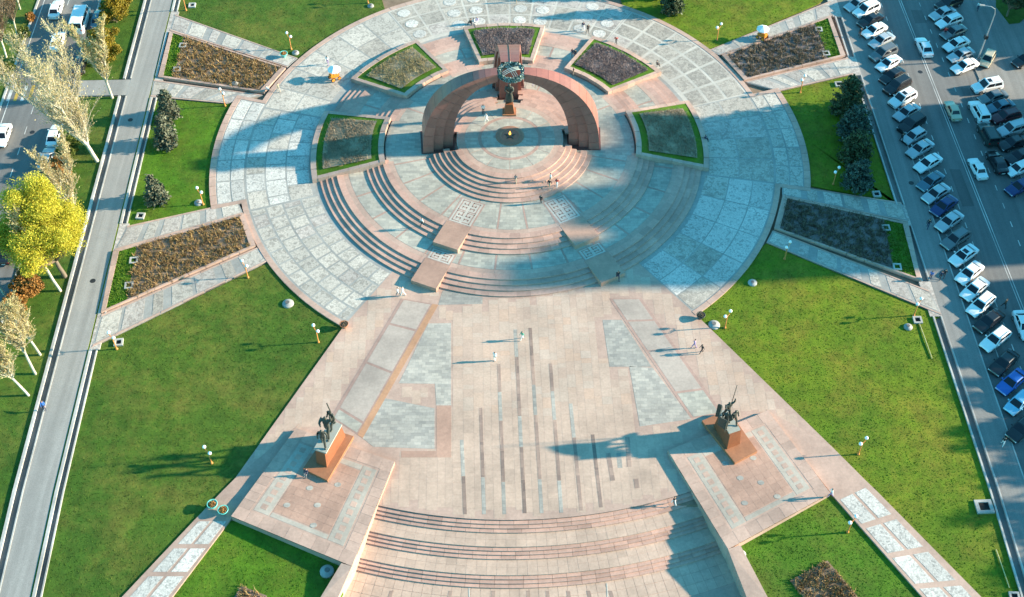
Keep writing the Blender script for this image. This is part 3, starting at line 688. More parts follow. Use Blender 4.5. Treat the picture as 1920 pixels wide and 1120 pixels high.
# plain polygon: diagonals, stairs arc below, podium arc above
def poly_plaza(z0, z1, mat):
    pts = [PLm, P(645, 611)]+top_arc+[P(1312, 597), PRm]+arc(57.55, 304.5, 241.5, 34)
    return MB().prism(ccw(pts), z0, z1)
front = poly_plaza(-.6, -.012, GREYBASE).build('front_plaza', GREYBASE)
tag(front, 'wide salmon tiled plaza between the podium and the curved lower stairs', 'plaza', kind='structure')
# tiles in columns along the axis (u,v aligned); 300 nearest are parts, the rest one mesh
def sdiag(p, a, b): return (b[0]-a[0])*(p[1]-a[1])-(b[1]-a[1])*(p[0]-a[0])
LS = [P(752, 560), P(620, 782), P(680, 822), P(822, 572)]       # left diagonal strip
RS = [P(1142, 560), P(1295, 785), P(1355, 775), P(1203, 560)]
GREYP = {'gl1': [P(803, 607), P(846, 606), P(846, 760), P(818, 760), P(816, 720), P(748, 719)], 'gl2': [P(722, 747), P(815, 766), P(815, 842), P(700, 838), P(680, 822)],
         'gr1': [P(1130, 600), P(1166, 600), P(1222, 688), P(1143, 688)], 'gr2': [P(1180, 687), P(1224, 690), P(1296, 786), P(1200, 800)],
         'gt': [P(830, 545), P(905, 558), P(905, 570), P(822, 572)]}
PLATL = [P(555, 803, .5), P(740, 866, .5), P(660, 1062, .5), P(433, 968, .5)]
PLATR = [P(1252, 845, .5), P(1440, 770, .5), P(1557, 925, .5), P(1365, 1030, .5)]
STRIPES = [((866, 825), (872, 965)), ((901, 765), (908, 965)), ((935, 683), (946, 965)), ((966, 618), (984, 963)), ((994, 615), (1016, 963)), ((1032, 682), (1053, 962)), ((1070, 757), (1090, 958)),
           ((1111, 815), (1127, 952)), ((1140, 850), (1149, 902)), ((1160, 850), (1163, 878)), ((1176, 820), (1180, 876)), ((1192, 898), (1195, 916))]
avoid = [LS, RS, PLATL, PLATR]+list(GREYP.values())
cols_u = []; u = -33.0
while u < 38: w_ = random.choice((.85, 1.0, 1.2)); cols_u.append((u, w_)); u += w_
tl = []
plist = [PLm, P(645, 611)]+top_arc+[P(1312, 597), PRm]+arc(57.5, 304.5, 241.5, 34)
TW = 1.0
for u, w_ in cols_u:
    v = -58.5-random.random(); 
    while v < -24:
        h_ = random.choice((.7, 1.1, 1.5, 1.9)); tl.append((u, v, w_, h_)); v += h_
cen = np.array([UV(a+c/2, b+d/2) for a, b, c, d in tl]); cor = [np.array([UV(a+c*s, b+d*t_) for a, b, c, d in tl]) for s in (0.02, .98) for t_ in (0.02, .98)]
ok = np.ones(len(tl), bool)
for q in cor: ok &= inpoly(q, plist)
for q in cor+[cen]:
    for av in avoid: ok &= ~inpoly(q, av)
tl = [a for a, k in zip(tl, ok) if k]
tl.sort(key=lambda a: a[1])
tm = {}
def tilebox(w_, h_): return MB().box((w_/2, h_/2, -.05), (w_-.018, h_-.018, .1))
def tile_obj(i, a):
    u, v, w_, h_ = a; key = (w_, h_)
    if key not in tm: o = tilebox(w_, h_).build('paving_tile', PLAZATILE, front); tm[key] = o.data
    else: o = link('paving_tile', tm[key], front)
    o.location = (*UV(u, v), .005+rng.random()*.004); o.rotation_euler = (0, 0, UA)
near = tl[:290]; rest = tl[290:]
for i, a in enumerate(near): tile_obj(i, a)
m, n_, b_ = newmat('plaza_tile_field')
ge = n_.nodes.new('ShaderNodeNewGeometry'); pp = posn(n_)
cc = ramp(n_, ge.outputs['Random Per Island'], [(0, (.48, .335, .26)), (.25, (.515, .36, .275)), (.5, (.525, .375, .29)), (.75, (.505, .375, .295)), (.88, (.54, .36, .265)), (1, (.53, .40, .32))])
cc = mixcol(n_, cc, ramp(n_, noise(n_, pp, .17, 6, .68), [(.34, g3(.80)), (.62, g3(1.06))]), 1.0, 'MULTIPLY')
cc = mixcol(n_, cc, ramp(n_, noise(n_, pp, 4, 3), [(.3, g3(.9)), (.7, g3(1.07))]), 1.0, 'MULTIPLY')
n_.links.new(cc, b_.inputs['Base Color']); b_.inputs['Roughness'].default_value = .6
TILEF = m
fm = MB()
for u, v, w_, h_ in rest: 
    x, y = UV(u+w_/2, v+h_/2); fm.box((x, y, -.045+rng.random()*.004), (w_-.018, h_-.018, .1), UA)
tag(fm.build('paving_tiles', TILEF, front), kind='stuff')
# whole-plaza tile bed (colour between the built tiles)
poly_plaza(-.4, .001, TILEF).build('tile_bed', SALMON, front)
for i, (a, b) in enumerate(STRIPES):
    A, B = P(*a), P(*b); d = Vector((B[0]-A[0], B[1]-A[1], 0)); L_ = d.length; d.normalize(); e = Vector((-d.y, d.x, 0))*(.20 if i < 8 else .26)
    nseg = max(1, int(L_/4)); 
    for k in range(nseg):
        p0 = Vector((*A, 0))+d*(L_*k/nseg); p1 = Vector((*A, 0))+d*(L_*(k+1)/nseg-.03)
        MB().prism(ccw([(p0-e)[:2], (p1-e)[:2], (p1+e)[:2], (p0+e)[:2]]), -.1, .016).build('inlaid_stripe', BROWNSTR if (k+i) % 3 else GREYST, front)
for q in ([P(818, 762), P(846, 762), P(846, 858), P(818, 858)], [P(752, 846), P(817.5, 846), P(817.5, 858), P(752, 858)]): MB().prism(ccw(q), -.1, .0145).build('orange_patch', SALMON_D, front)
for k, q in GREYP.items(): MB().prism(ccw(q), -.1, .013).build('grey_patch', GREYST, front)
# diagonal strips of framed panels
def dstrip(S, cuts, right):
    A, B, C, D = S      # A-B left edge (far->near), D-C right edge
    MB().prism(ccw([A, B, C, D]), -.1, .0125).build('strip_border', PINKLINE, front)
    if right:
        f0, f1 = .10, .90
    else:
        f0, f1 = .09, .80
        MB().prism(ccw([lerp(A, D, .84), lerp(B, C, .84), C, D]), -.1, .016).build('orange_border', ORANGE_S, front)
    for i in range(len(cuts)-1):
        t0, t1 = cuts[i]+.008, cuts[i+1]-.008
        q = [lerp(lerp(A, B, t), lerp(D, C, t), f) for t, f in ((t0, f0), (t1, f0), (t1, f1), (t0, f1))]
        MB().prism(ccw(q), -.1, .02).build('strip_panel', STRIPP if i < len(cuts)-2 else TEALST, front)
dstrip(LS, [0, .22, .55, .92, 1.0], False); dstrip(RS, [0, .2, .46, .8, 1.0], True)
# wedges beside the strips (plain salmon), covered by the tile bed

# ---------------------------------------------------------------- lower stairs
STR = .15
def side(p, k):  # clip angles along the retaining walls
    return p
ST_R = [57.55, 57.95, 58.37, 58.8, 60.4, 60.8, 61.2, 61.62, 63.4, 63.8, 64.22, 64.64]
aL = lambda r: math.degrees(math.atan2(*(lambda q: (q[1], q[0]))(P(705, 948)))) % 360
def wallang(r, left):
    a, b = (P(740, 866), PT(632, 1125)) if left else (P(1252, 845), PT(1402, 1125))
    lo, hi = -.5, 2.5
    for _ in range(50):
        m_ = (lo+hi)/2; q = lerp(a, b, m_)
        if math.hypot(*q) < r: lo = m_
        else: hi = m_
    q = lerp(a, b, lo); return math.degrees(math.atan2(q[1], q[0])) % 360
stairs = empty('lower_stairs', (0, 0, 0)); tag(stairs, 'three curved flights of pale salmon stairs at the near edge of the plaza', 'stairs', kind='structure')
for k, r in enumerate(ST_R):
    z = -STR*(k+1); rn = ST_R[k+1] if k < 11 else 69.0
    a0, a1 = wallang(r, True)-.3, wallang(r, False)+.3
    wide = rn-r > 1.0
    if not wide:
        n = int((a1-a0)*r*.01745/1.5); d = (a1-a0)/n
        for j in range(n): spanel('step_block', r-.02, rn+.05, a0+j*d+.012, a0+(j+1)*d-.012, z-.5, z+rng.random()*.006, SALMON_STEP, stairs)
    elif k < 11:
        n = int((a1-a0)*r*.01745/1.05); d = (a1-a0)/n
        m2 = (r+rn)/2; spanel('landing_bed', r-.02, rn+.05, a0, a1, z-.4, z-.008, SALMON, stairs)
        for j in range(n):
            spanel('landing_tile', r-.02, m2, a0+j*d+.012, a0+(j+1)*d-.012, z-.5, z+rng.random()*.006, PLAZATILE, stairs)
            spanel('landing_tile', m2+.02, rn+.05, a0+j*d+.012, a0+(j+1)*d-.012, z-.5, z+rng.random()*.006, PLAZATILE, stairs)
    else:
        fl = spanel('lower_landing', r-.02, 90, a0-1, a1+1, z-.5, z-.02, SALMON, stairs)
        n = int((a1-a0)*r*.01745/1.0); d = (a1-a0)/n
        for j in range(n):
            for q in range(3): spanel('landing_tile', r+q*1.2, r+q*1.2+1.17, a0+j*d+.015, a0+(j+1)*d-.015, z-.2, z+rng.random()*.006, PLAZATILE, stairs)
        for x in (735, 845, 925, 990, 1026, 1065, 1103, 1144):
            q0, q1 = P(x, 1108, z), P(x+(x-960)*.05, 1140, z); MB().prism(ccw([(q0[0]-.2, q0[1]), (q0[0]+.2, q0[1]), (q1[0]+.2, q1[1]), (q1[0]-.2, q1[1])]), z-.1, z+.014).build('inlaid_stripe', BROWNSTR, stairs)
        for x in (879, 1138):
            q0, q1 = P(x, 1094, z), P(x+2, 1140, z); MB().prism(ccw([(q0[0]-.06, q0[1]), (q0[0]+.06, q0[1]), (q1[0]+.06, q1[1]), (q1[0]-.06, q1[1])]), z-.1, z+.02).build('white_strip', WHITEBASE, stairs)

# ---------------------------------------------------------------- statue platforms + retaining walls
def platform(Q, walltop, walln, nm):
    A, B, C, D = Q
    o = MB().prism(ccw(list(Q)), -2.4, .5).build('statue_platform', SALMON); tag(o, 'salmon granite platform carrying the %s bronze statue group' % nm, 'platform', kind='structure')
    c = lerp(lerp(A, C, .5), lerp(B, D, .5), .5)
    def ins(q, f): return lerp(q, c, f)
    def bl(a, b, s, t): return lerp(lerp(A, B, s), lerp(D, C, s), t)
    pt = lambda s, t: lerp(lerp(A, B, s), lerp(D, C, s), t)
    # border slabs
    for (s0, t0, s1, t1) in ((0, 0, 1, .11), (0, .89, 1, 1), (0, .11, .10, .89), (.90, .11, 1, .89)):
        n = 9; lng = (s1-s0) > (t1-t0)
        for k in range(n):
            if lng: q = [pt(s0+(s1-s0)*(k+.01)/n, t0), pt(s0+(s1-s0)*(k+.99)/n, t0), pt(s0+(s1-s0)*(k+.99)/n, t1), pt(s0+(s1-s0)*(k+.01)/n, t1)]
            else: q = [pt(s0, t0+(t1-t0)*(k+.01)/n), pt(s1, t0+(t1-t0)*(k+.01)/n), pt(s1, t0+(t1-t0)*(k+.99)/n), pt(s0, t0+(t1-t0)*(k+.99)/n)]
            MB().prism(ccw(q), .3, .51+rng.random()*.01).build('border_slab', SALMON, o)
    for (s0, t0, s1, t1) in ((.12, .13, .25, .87), (.75, .13, .88, .87), (.26, .13, .74, .18), (.26, .83, .74, .87)):
        MB().prism(ccw([pt(s0, t0), pt(s1, t0), pt(s1, t1), pt(s0, t1)]), .3, .512).build('pale_inlay', INLAY, o)
    for side_ in (.155, .79):
        for k in range(9):
            t0 = .16+k*.078; MB().prism(ccw([pt(side_, t0), pt(side_+.05, t0), pt(side_+.05, t0+.05), pt(side_, t0+.05)]), .4, .522).build('ornament_bar', SALMON, o)
    n, m_ = 7, 9
    for i in range(n):
        for j in range(m_):
            s0, s1, t0, t1 = .26+.48*i/n, .26+.48*(i+.985)/n, .19+.63*j/m_, .19+.63*(j+.985)/m_
            MB().prism(ccw([pt(s0, t0), pt(s1, t0), pt(s1, t1), pt(s0, t1)]), .3, .508+rng.random()*.008).build('platform_tile', SALMON_D, o)
    for s0, t0 in ((.33, .72), (.42, .5), (.55, .62), (.62, .38), (.6, .8), (.38, .32)):
        q = pt(s0, t0); MB().prism([(q[0]+.38*math.cos(i*.628), q[1]+.3*math.sin(i*.628)) for i in range(10)], .4, .53).build('grey_disc', GREYST, o)
    # sloping cheek wall down beside the stairs
    dx, dy = walltop; ww = walln
    wl = MB(); p0, p1 = walltop; e0, e1 = walln
    wl.prism([p0, p1, e1, e0], -3.0, [.5, -.35, -.35, .5]); k = wl.build('cheek_wall', SALMON, o)
    return o
platform(PLATL, (P(660, 1062, .5), P(632, 1125, -.35)), (P(640, 1056, .5), P(598, 1125, -.35)), 'left')
platform(PLATR, (P(1365, 1030, .5), P(1402, 1125, -.35)), (P(1388, 1022, .5), P(1442, 1125, -.35)), 'right')

# ---------------------------------------------------------------- sloping paths beside the platforms and lower lawns
def slopepath(lo, li, label, n, mats, plain_to):
    """lo, li: outer and inner edge polylines (world), far -> near"""
    pts = list(lo)+list(reversed(li))
    o = tag(slab('sloping_path', pts, .0155, SALMON, .5), label, 'footpath', kind='structure')
    A, B, C, D = lo[-2], lo[-1], li[-1], li[-2]
    for k in range(n):
        for f0, f1 in ((.16, .48), (.56, .92)):
            t0, t1 = plain_to+(1-plain_to)*(k+.06)/n, plain_to+(1-plain_to)*(k+.90)/n
            q = [lerp(lerp(A, B, t), lerp(D, C, t), f) for t, f in ((t0, f0), (t1, f0), (t1, f1), (t0, f1))]
            slab('breccia_panel', q, .034, MOS_V, .2, o)
    return o
LO = [PLm, PT(352, 985), PT(225, 1120), PT(160, 1190)]; 
lo0, lo1 = PT(365, 975), PT(165, 1187); li0, li1 = PT(432, 975), PT(272, 1187)
slopepath([P(440, 898), lo0, lo1], [P(560, 796), li0, li1], 'left sloping path with white breccia panels below the turquoise planters', 4, None, 0.0)
ro0, ro1 = PT(1622, 900), PT(1880, 1160); ri0, ri1 = PT(1562, 930), PT(1765, 1160)
slopepath([P(1557, 835), ro0, ro1], [P(1436, 768), ri0, ri1], 'right sloping path with two columns of white breccia panels', 4, None, 0.03)
lawn(ccw([(li0[0]-.0, li0[1]), li1, PT(560, 1187), PT(637, 1120), PT(662, 1068), (PLATL[2][0]-.2, PLATL[2][1]+.1), (PLATL[3][0]+.4, PLATL[3][1]-.1)]), 'small dark green lawn below the left statue platform', GRASS_BR, TUFT_BR, off=-.2, dens=20)
lawn(ccw([(PLATR[2][0]-.2, PLATR[2][1]+.3), ri0, ri1, PT(1460, 1160), PT(1424, 1120), (PLATR[3][0]+.3, PLATR[3][1]+.3)]), 'green lawn below the right statue platform with a brown square bed', GRASS_BR, TUFT_BR, off=-.2, dens=20)
def smallbed(pp, label):
    t = tag(slab('square_bed', pp, -.13, SOIL, .2), label, 'flower bed', kind=None); p = scatter(pp, 14)
    cl = np.repeat(p, 7, axis=0)+rng.normal(0, .12, (len(p)*7, 2)); tufts('dry_rose_bushes', cl, vterr(cl[:, 1])-.15, .2, .5, .055, L_DRY, t, 1)
smallbed([PT(1552, 1050), PT(1612, 1122), PT(1540, 1160), PT(1482, 1088)], 'brown square bed of dormant roses in the lawn at lower right')
smallbed([PT(452, 1098), PT(500, 1116), PT(480, 1165), PT(425, 1140)], 'brown square bed of dormant roses at bottom left of the lower stairs')

# ================================================================ MONUMENT
MC = Vector((0.1, 1.2, 0)); ZT = 13.1
def rib(az, label):
    """dome rib of three nested granite layers with dark recesses between them"""
    d = Vector((math.cos(R(az)), math.sin(R(az)), 0)); e = Vector((-d.y, d.x, 0)); N = 22
    root = bpy.data.objects.new('rib', None); col.objects.link(root); root.parent = monument; root['label'] = label
    zb = 1.0
    def curve(f):      # f=0 outer, 1 inner ; returns list of (r,z)
        ro = 12.15-4.15*f; H = ZT+.12-1.25*f-zb; ex = 2.35+.1*f; out = []
        for i in range(N+1):
            t = i/N; r_end = 1.75
            a = t*math.pi/2
            r = ro*max(0.0, math.cos(a))**(2/ex); z = zb+H*math.sin(a)**(2/ex)
            out.append((r, z))
        res = [(r, z) for r, z in out if r > r_end]
        r0_, z0_ = res[-1]; res.append((r_end, zb+H*(1-(r_end/ro)**ex)**(1/ex)))
        # resample to fixed count by arc length
        L = [0]
        for p, q in zip(res, res[1:]): L.append(L[-1]+math.dist(p, q))
        pts = []
        for i in range(N+1):
            s = L[-1]*i/N; j = max(k for k in range(len(L)) if L[k] <= s+1e-9); j = min(j, len(res)-2)
            tt = (s-L[j])/(L[j+1]-L[j]); pts.append((res[j][0]+(res[j+1][0]-res[j][0])*tt, res[j][1]+(res[j+1][1]-res[j][1])*tt))
        return pts
    rear = abs(az-92) < 5
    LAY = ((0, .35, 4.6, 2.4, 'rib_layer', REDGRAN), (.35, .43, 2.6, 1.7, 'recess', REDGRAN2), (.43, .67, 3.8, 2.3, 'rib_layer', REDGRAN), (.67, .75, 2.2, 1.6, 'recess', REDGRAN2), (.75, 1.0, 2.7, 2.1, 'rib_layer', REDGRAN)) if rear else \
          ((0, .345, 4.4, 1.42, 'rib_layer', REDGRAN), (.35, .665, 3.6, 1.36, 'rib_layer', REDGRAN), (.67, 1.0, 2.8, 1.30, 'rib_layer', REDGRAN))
    for (f0, f1, w0, w1, nm, mt) in LAY:
        co, ci = curve(f0), curve(f1); v = []; f = []
        for i in range(N+1):
            wd = (w0+(w1-w0)*(i/N)**.9)/2
            for (r, z), s in ((co[i], 1), (co[i], -1), (ci[i], -1), (ci[i], 1)):
                q = MC+d*r+e*(wd*s); v.append((q.x, q.y, z))
        for i in range(N):
            for j in range(4): f.append((4*i+j, 4*i+(j+1) % 4, 4*i+4+(j+1) % 4, 4*i+4+j))
        f += [(0, 3, 2, 1), tuple(4*N+j for j in range(4))]
        if nm == 'rib_layer':            # granite blocks with open joints over a slightly smaller core
            for i in range(0, N, 2):
                bv_ = []
                for ii, sg in ((i, .006), (i+1, 0), (i+2, -.006)):
                    for j in range(4):
                        a_ = Vector(v[4*ii+j]); nb = Vector(v[4*min(N, max(0, ii+(1 if sg > 0 else -1)))+j]); bv_.append(tuple(a_.lerp(nb, .03) if sg else a_))
                bf_ = [(4*q+j, 4*q+(j+1) % 4, 4*q+4+(j+1) % 4, 4*q+4+j) for q in range(2) for j in range(4)]+[(0, 3, 2, 1), (8, 9, 10, 11)]
                ob = mk('granite_block', bv_, bf_, mt, root); bm = bmesh.new(); bm.from_mesh(ob.data); bmesh.ops.recalc_face_normals(bm, faces=bm.faces[:]); bm.to_mesh(ob.data); bm.free()
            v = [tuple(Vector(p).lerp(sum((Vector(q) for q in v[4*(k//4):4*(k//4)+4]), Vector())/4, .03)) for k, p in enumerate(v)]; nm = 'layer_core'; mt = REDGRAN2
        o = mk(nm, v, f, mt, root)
        bm = bmesh.new(); bm.from_mesh(o.data); bmesh.ops.recalc_face_normals(bm, faces=bm.faces[:]); bm.to_mesh(o.data); bm.free()
    # dark rod down the outer layer's back, coloured as the shade of a groove
    co = curve(-.004); g = MB()
    g.tube([(*(MC+d*r)[:2], z) for r, z in co[2:]], .07, 4)
    if rear: g.build('groove_shade_rod', REDGRAN2, root)
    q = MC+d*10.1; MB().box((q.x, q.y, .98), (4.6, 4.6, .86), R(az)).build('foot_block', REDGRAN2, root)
monument = empty('victory_monument', (0, 0, 0)); tag(monument, 'tall red-brown granite yurt-frame monument of three curved ribs holding a wreath', 'monument')
rib(RIBAZ[0], 'left rib, shaded'); rib(RIBAZ[1], 'rear rib'); rib(RIBAZ[2], 'right rib with sunlit back')
wre = MB(); wc = Vector((.2, 1.2, ZT-.25)); RW = 1.62
wre.tube([(wc.x+RW*math.cos(a), wc.y+RW*math.sin(a), wc.z) for a in np.linspace(0, 2*math.pi, 41)], .24, 8, False)
wr = wre.build('wreath', WREATHM, monument, True)
n = 3000; a = rng.random(n)*6.283; b = rng.random(n)*6.283; rr = .24+.08*rng.random(n)
pc = np.stack([wc.x+(RW+rr*np.cos(b))*np.cos(a), wc.y+(RW+rr*np.cos(b))*np.sin(a), wc.z+rr*np.sin(b)], 1); V, F = leaves(pc, .15, 1.5)
o = npmesh('wreath_leaves', V[:len(V)//2], F[:len(F)//2], WREATHM, wr); o['kind'] = 'stuff'
o = npmesh('wreath_leaves', V[len(V)//2:], F[:len(F)-len(F)//2], WREATHL, wr); o['kind'] = 'stuff'
for s in (-.28, 0, .28):
    for ax in (0, 1):
        pts = []
        for t in np.linspace(-1, 1, 13):
            l = math.sqrt(max(0, RW*RW-s*s)); p = (t*l, s) if ax == 0 else (s, t*l)
            ca, sa = math.cos(.5), math.sin(.5); pts.append((wc.x+p[0]*ca-p[1]*sa, wc.y+p[0]*sa+p[1]*ca, wc.z+.45*(1-t*t)))
        MB().tube(pts, .04, 5).build('lattice_bar', WREATHL, monument)
# eternal flame
fl = empty('eternal_flame', (0, .35, zf)); tag(fl, 'eternal flame in a round red granite basin at the plaza centre', 'memorial flame')
MB().lathe([(0.01, 0), (1.95, 0), (1.95, .10), (1.75, .18), (1.3, .18), (1.2, .08), (.5, .06), (.01, .06)], k=40).build('basin', stone('flame_basin_granite', (.34, .17, .11), obrand=0), fl)
st = MB()
for k in range(5):
    a0 = math.pi/2+k*2*math.pi/5; st.prism(ccw([(0, 0), (.32*math.cos(a0-.63), .32*math.sin(a0-.63)), (.85*math.cos(a0), .85*math.sin(a0)), (.32*math.cos(a0+.63), .32*math.sin(a0+.63))]), .05, [.3, .18, .09, .18])
st.build('star_burner', BRONZE, fl)
MB().lathe([(.01, .25), (.14, .34), (.16, .5), (.09, .72), (.01, .95)], k=8).build('flame', FLAMEM, fl, True)

# ---------------------------------------------------------------- figures by Skin modifier
def skin(name, J, E_, sub=1):
    names = list(J); bm = bmesh.new(); lay = bm.verts.layers.skin.verify(); vs_ = [bm.verts.new(J[k][0]) for k in names]
    for a, b in E_: bm.edges.new((vs_[names.index(a)], vs_[names.index(b)]))
    for k, v in zip(names, vs_):
        r = J[k][1]; v[lay].radius = r if hasattr(r, '__len__') else (r, r)
    vs_[0][lay].use_root = True
    me = bpy.data.meshes.new(name); bm.to_mesh(me); bm.free()
    o = bpy.data.objects.new(name, me); col.objects.link(o)
    o.modifiers.new('s', 'SKIN'); s = o.modifiers.new('u', 'SUBSURF'); s.levels = sub; s.render_levels = sub
    dg = bpy.context.evaluated_depsgraph_get(); dg.update(); m2 = bpy.data.meshes.new_from_object(o.evaluated_get(dg))
    bpy.data.objects.remove(o); m2.name = name
    m2.polygons.foreach_set('use_smooth', [True]*len(m2.polygons)); return m2
def body(pose):
    J = dict(pelvis=((0, 0, .95), (.15, .11)), waist=((0, 0, 1.10), (.135, .10)), chest=((.01, 0, 1.32), (.17, .115)), neck=((.01, 0, 1.47), .055), head=((.025, 0, 1.57), .088), crown=((.015, 0, 1.665), .078))
    for s, n in ((1, 'l'), (-1, 'r')):
        sw = {'stand': .03, 'walk': .26*s, 'sit': 0, 'bend': .1*s}[pose]
        J['hip'+n] = ((0, .09*s, .90), .088); J['knee'+n] = ((.05+sw*.55, .095*s, .50), .062); J['ankle'+n] = ((sw if sw > 0 else sw*1.25, .10*s, .09), .043); J['toe'+n] = ((.14+sw, .12*s, .04), .042)
        J['sh'+n] = ((.0, .185*s, 1.40), .062); J['el'+n] = ((-.03-sw*.25, .235*s, 1.13), .046); J['wr'+n] = ((.04-sw*.7, .235*s, .90), .033); J['ha'+n] = ((.06-sw*.8, .232*s, .81), .036)
    if pose == 'sit':
        for k, (p, r) in list(J.items()): J[k] = ((p[0], p[1], p[2]-.45), r)
        for s, n in ((1, 'l'), (-1, 'r')):
            J['knee'+n] = ((.42, .11*s, .48), .065); J['ankle'+n] = ((.44, .11*s, .09), .043); J['toe'+n] = ((.58, .12*s, .04), .042); J['el'+n] = ((.08, .24*s, .70), .046); J['wr'+n] = ((.30, .16*s, .62), .033); J['ha'+n] = ((.37, .13*s, .60), .036)
    if pose == 'bend':
        for k in ('waist', 'chest', 'neck', 'head', 'crown', 'shl', 'shr', 'ell', 'elr', 'wrl', 'wrr', 'hal', 'har'):
            p, r = J[k]; h = p[2]-.95; a = .75; J[k] = ((p[0]*math.cos(a)+h*math.sin(a), p[1], .95+h*math.cos(a)-p[0]*math.sin(a)), r)
    E_ = [('pelvis', 'waist'), ('waist', 'chest'), ('chest', 'neck'), ('neck', 'head'), ('head', 'crown')]
    for n in 'lr': E_ += [('pelvis', 'hip'+n), ('hip'+n, 'knee'+n), ('knee'+n, 'ankle'+n), ('ankle'+n, 'toe'+n), ('chest', 'sh'+n), ('sh'+n, 'el'+n), ('el'+n, 'wr'+n), ('wr'+n, 'ha'+n)]
    me = skin('person_'+pose, J, E_)
    slot = {'neck': 0, 'head': 0, 'crown': 1, 'hal': 0, 'har': 0, 'toel': 4, 'toer': 4, 'hipl': 3, 'hipr': 3, 'kneel': 3, 'kneer': 3, 'anklel': 3, 'ankler': 3, 'pelvis': 3}
    ks = list(J); pts = np.array([J[k][0] for k in ks])
    for m_ in (SKINM, HAIRM, CLOTH['white'], CLOTH['navy'], SHOE): me.materials.append(m_)
    hd = np.array(J['head'][0])
    for p in me.polygons:
        c = np.array(p.center); k = ks[int(np.argmin(((pts-c)**2).sum(1)))]; s = slot.get(k, 2)
        if k == 'head' and c[0] < hd[0]-.02: s = 1
        p.material_index = s
    return me
BODY = {k: body(k) for k in ('stand', 'walk', 'sit', 'bend')}
def person(px_, py_, top, bot, label, pose='walk', head=180, z=0.0, group='people on the square', sc=1.0):
    x, y = P(px_, py_, z) if z is not None else PT(px_, py_)
    if z is None: z = terr(y)
    o = link('person', BODY[pose]); o.location = (x, y, z+.01); o.rotation_euler = (0, 0, R(head)); o.scale = (sc,)*3
    o.material_slots[2].link = 'OBJECT'; o.material_slots[2].material = CLOTH[top]; o.material_slots[3].link = 'OBJECT'; o.material_slots[3].material = CLOTH[bot]
    return tag(o, label, 'person', group)
z4, z8, zc = 4*RISE, 8*RISE, 14*RISE
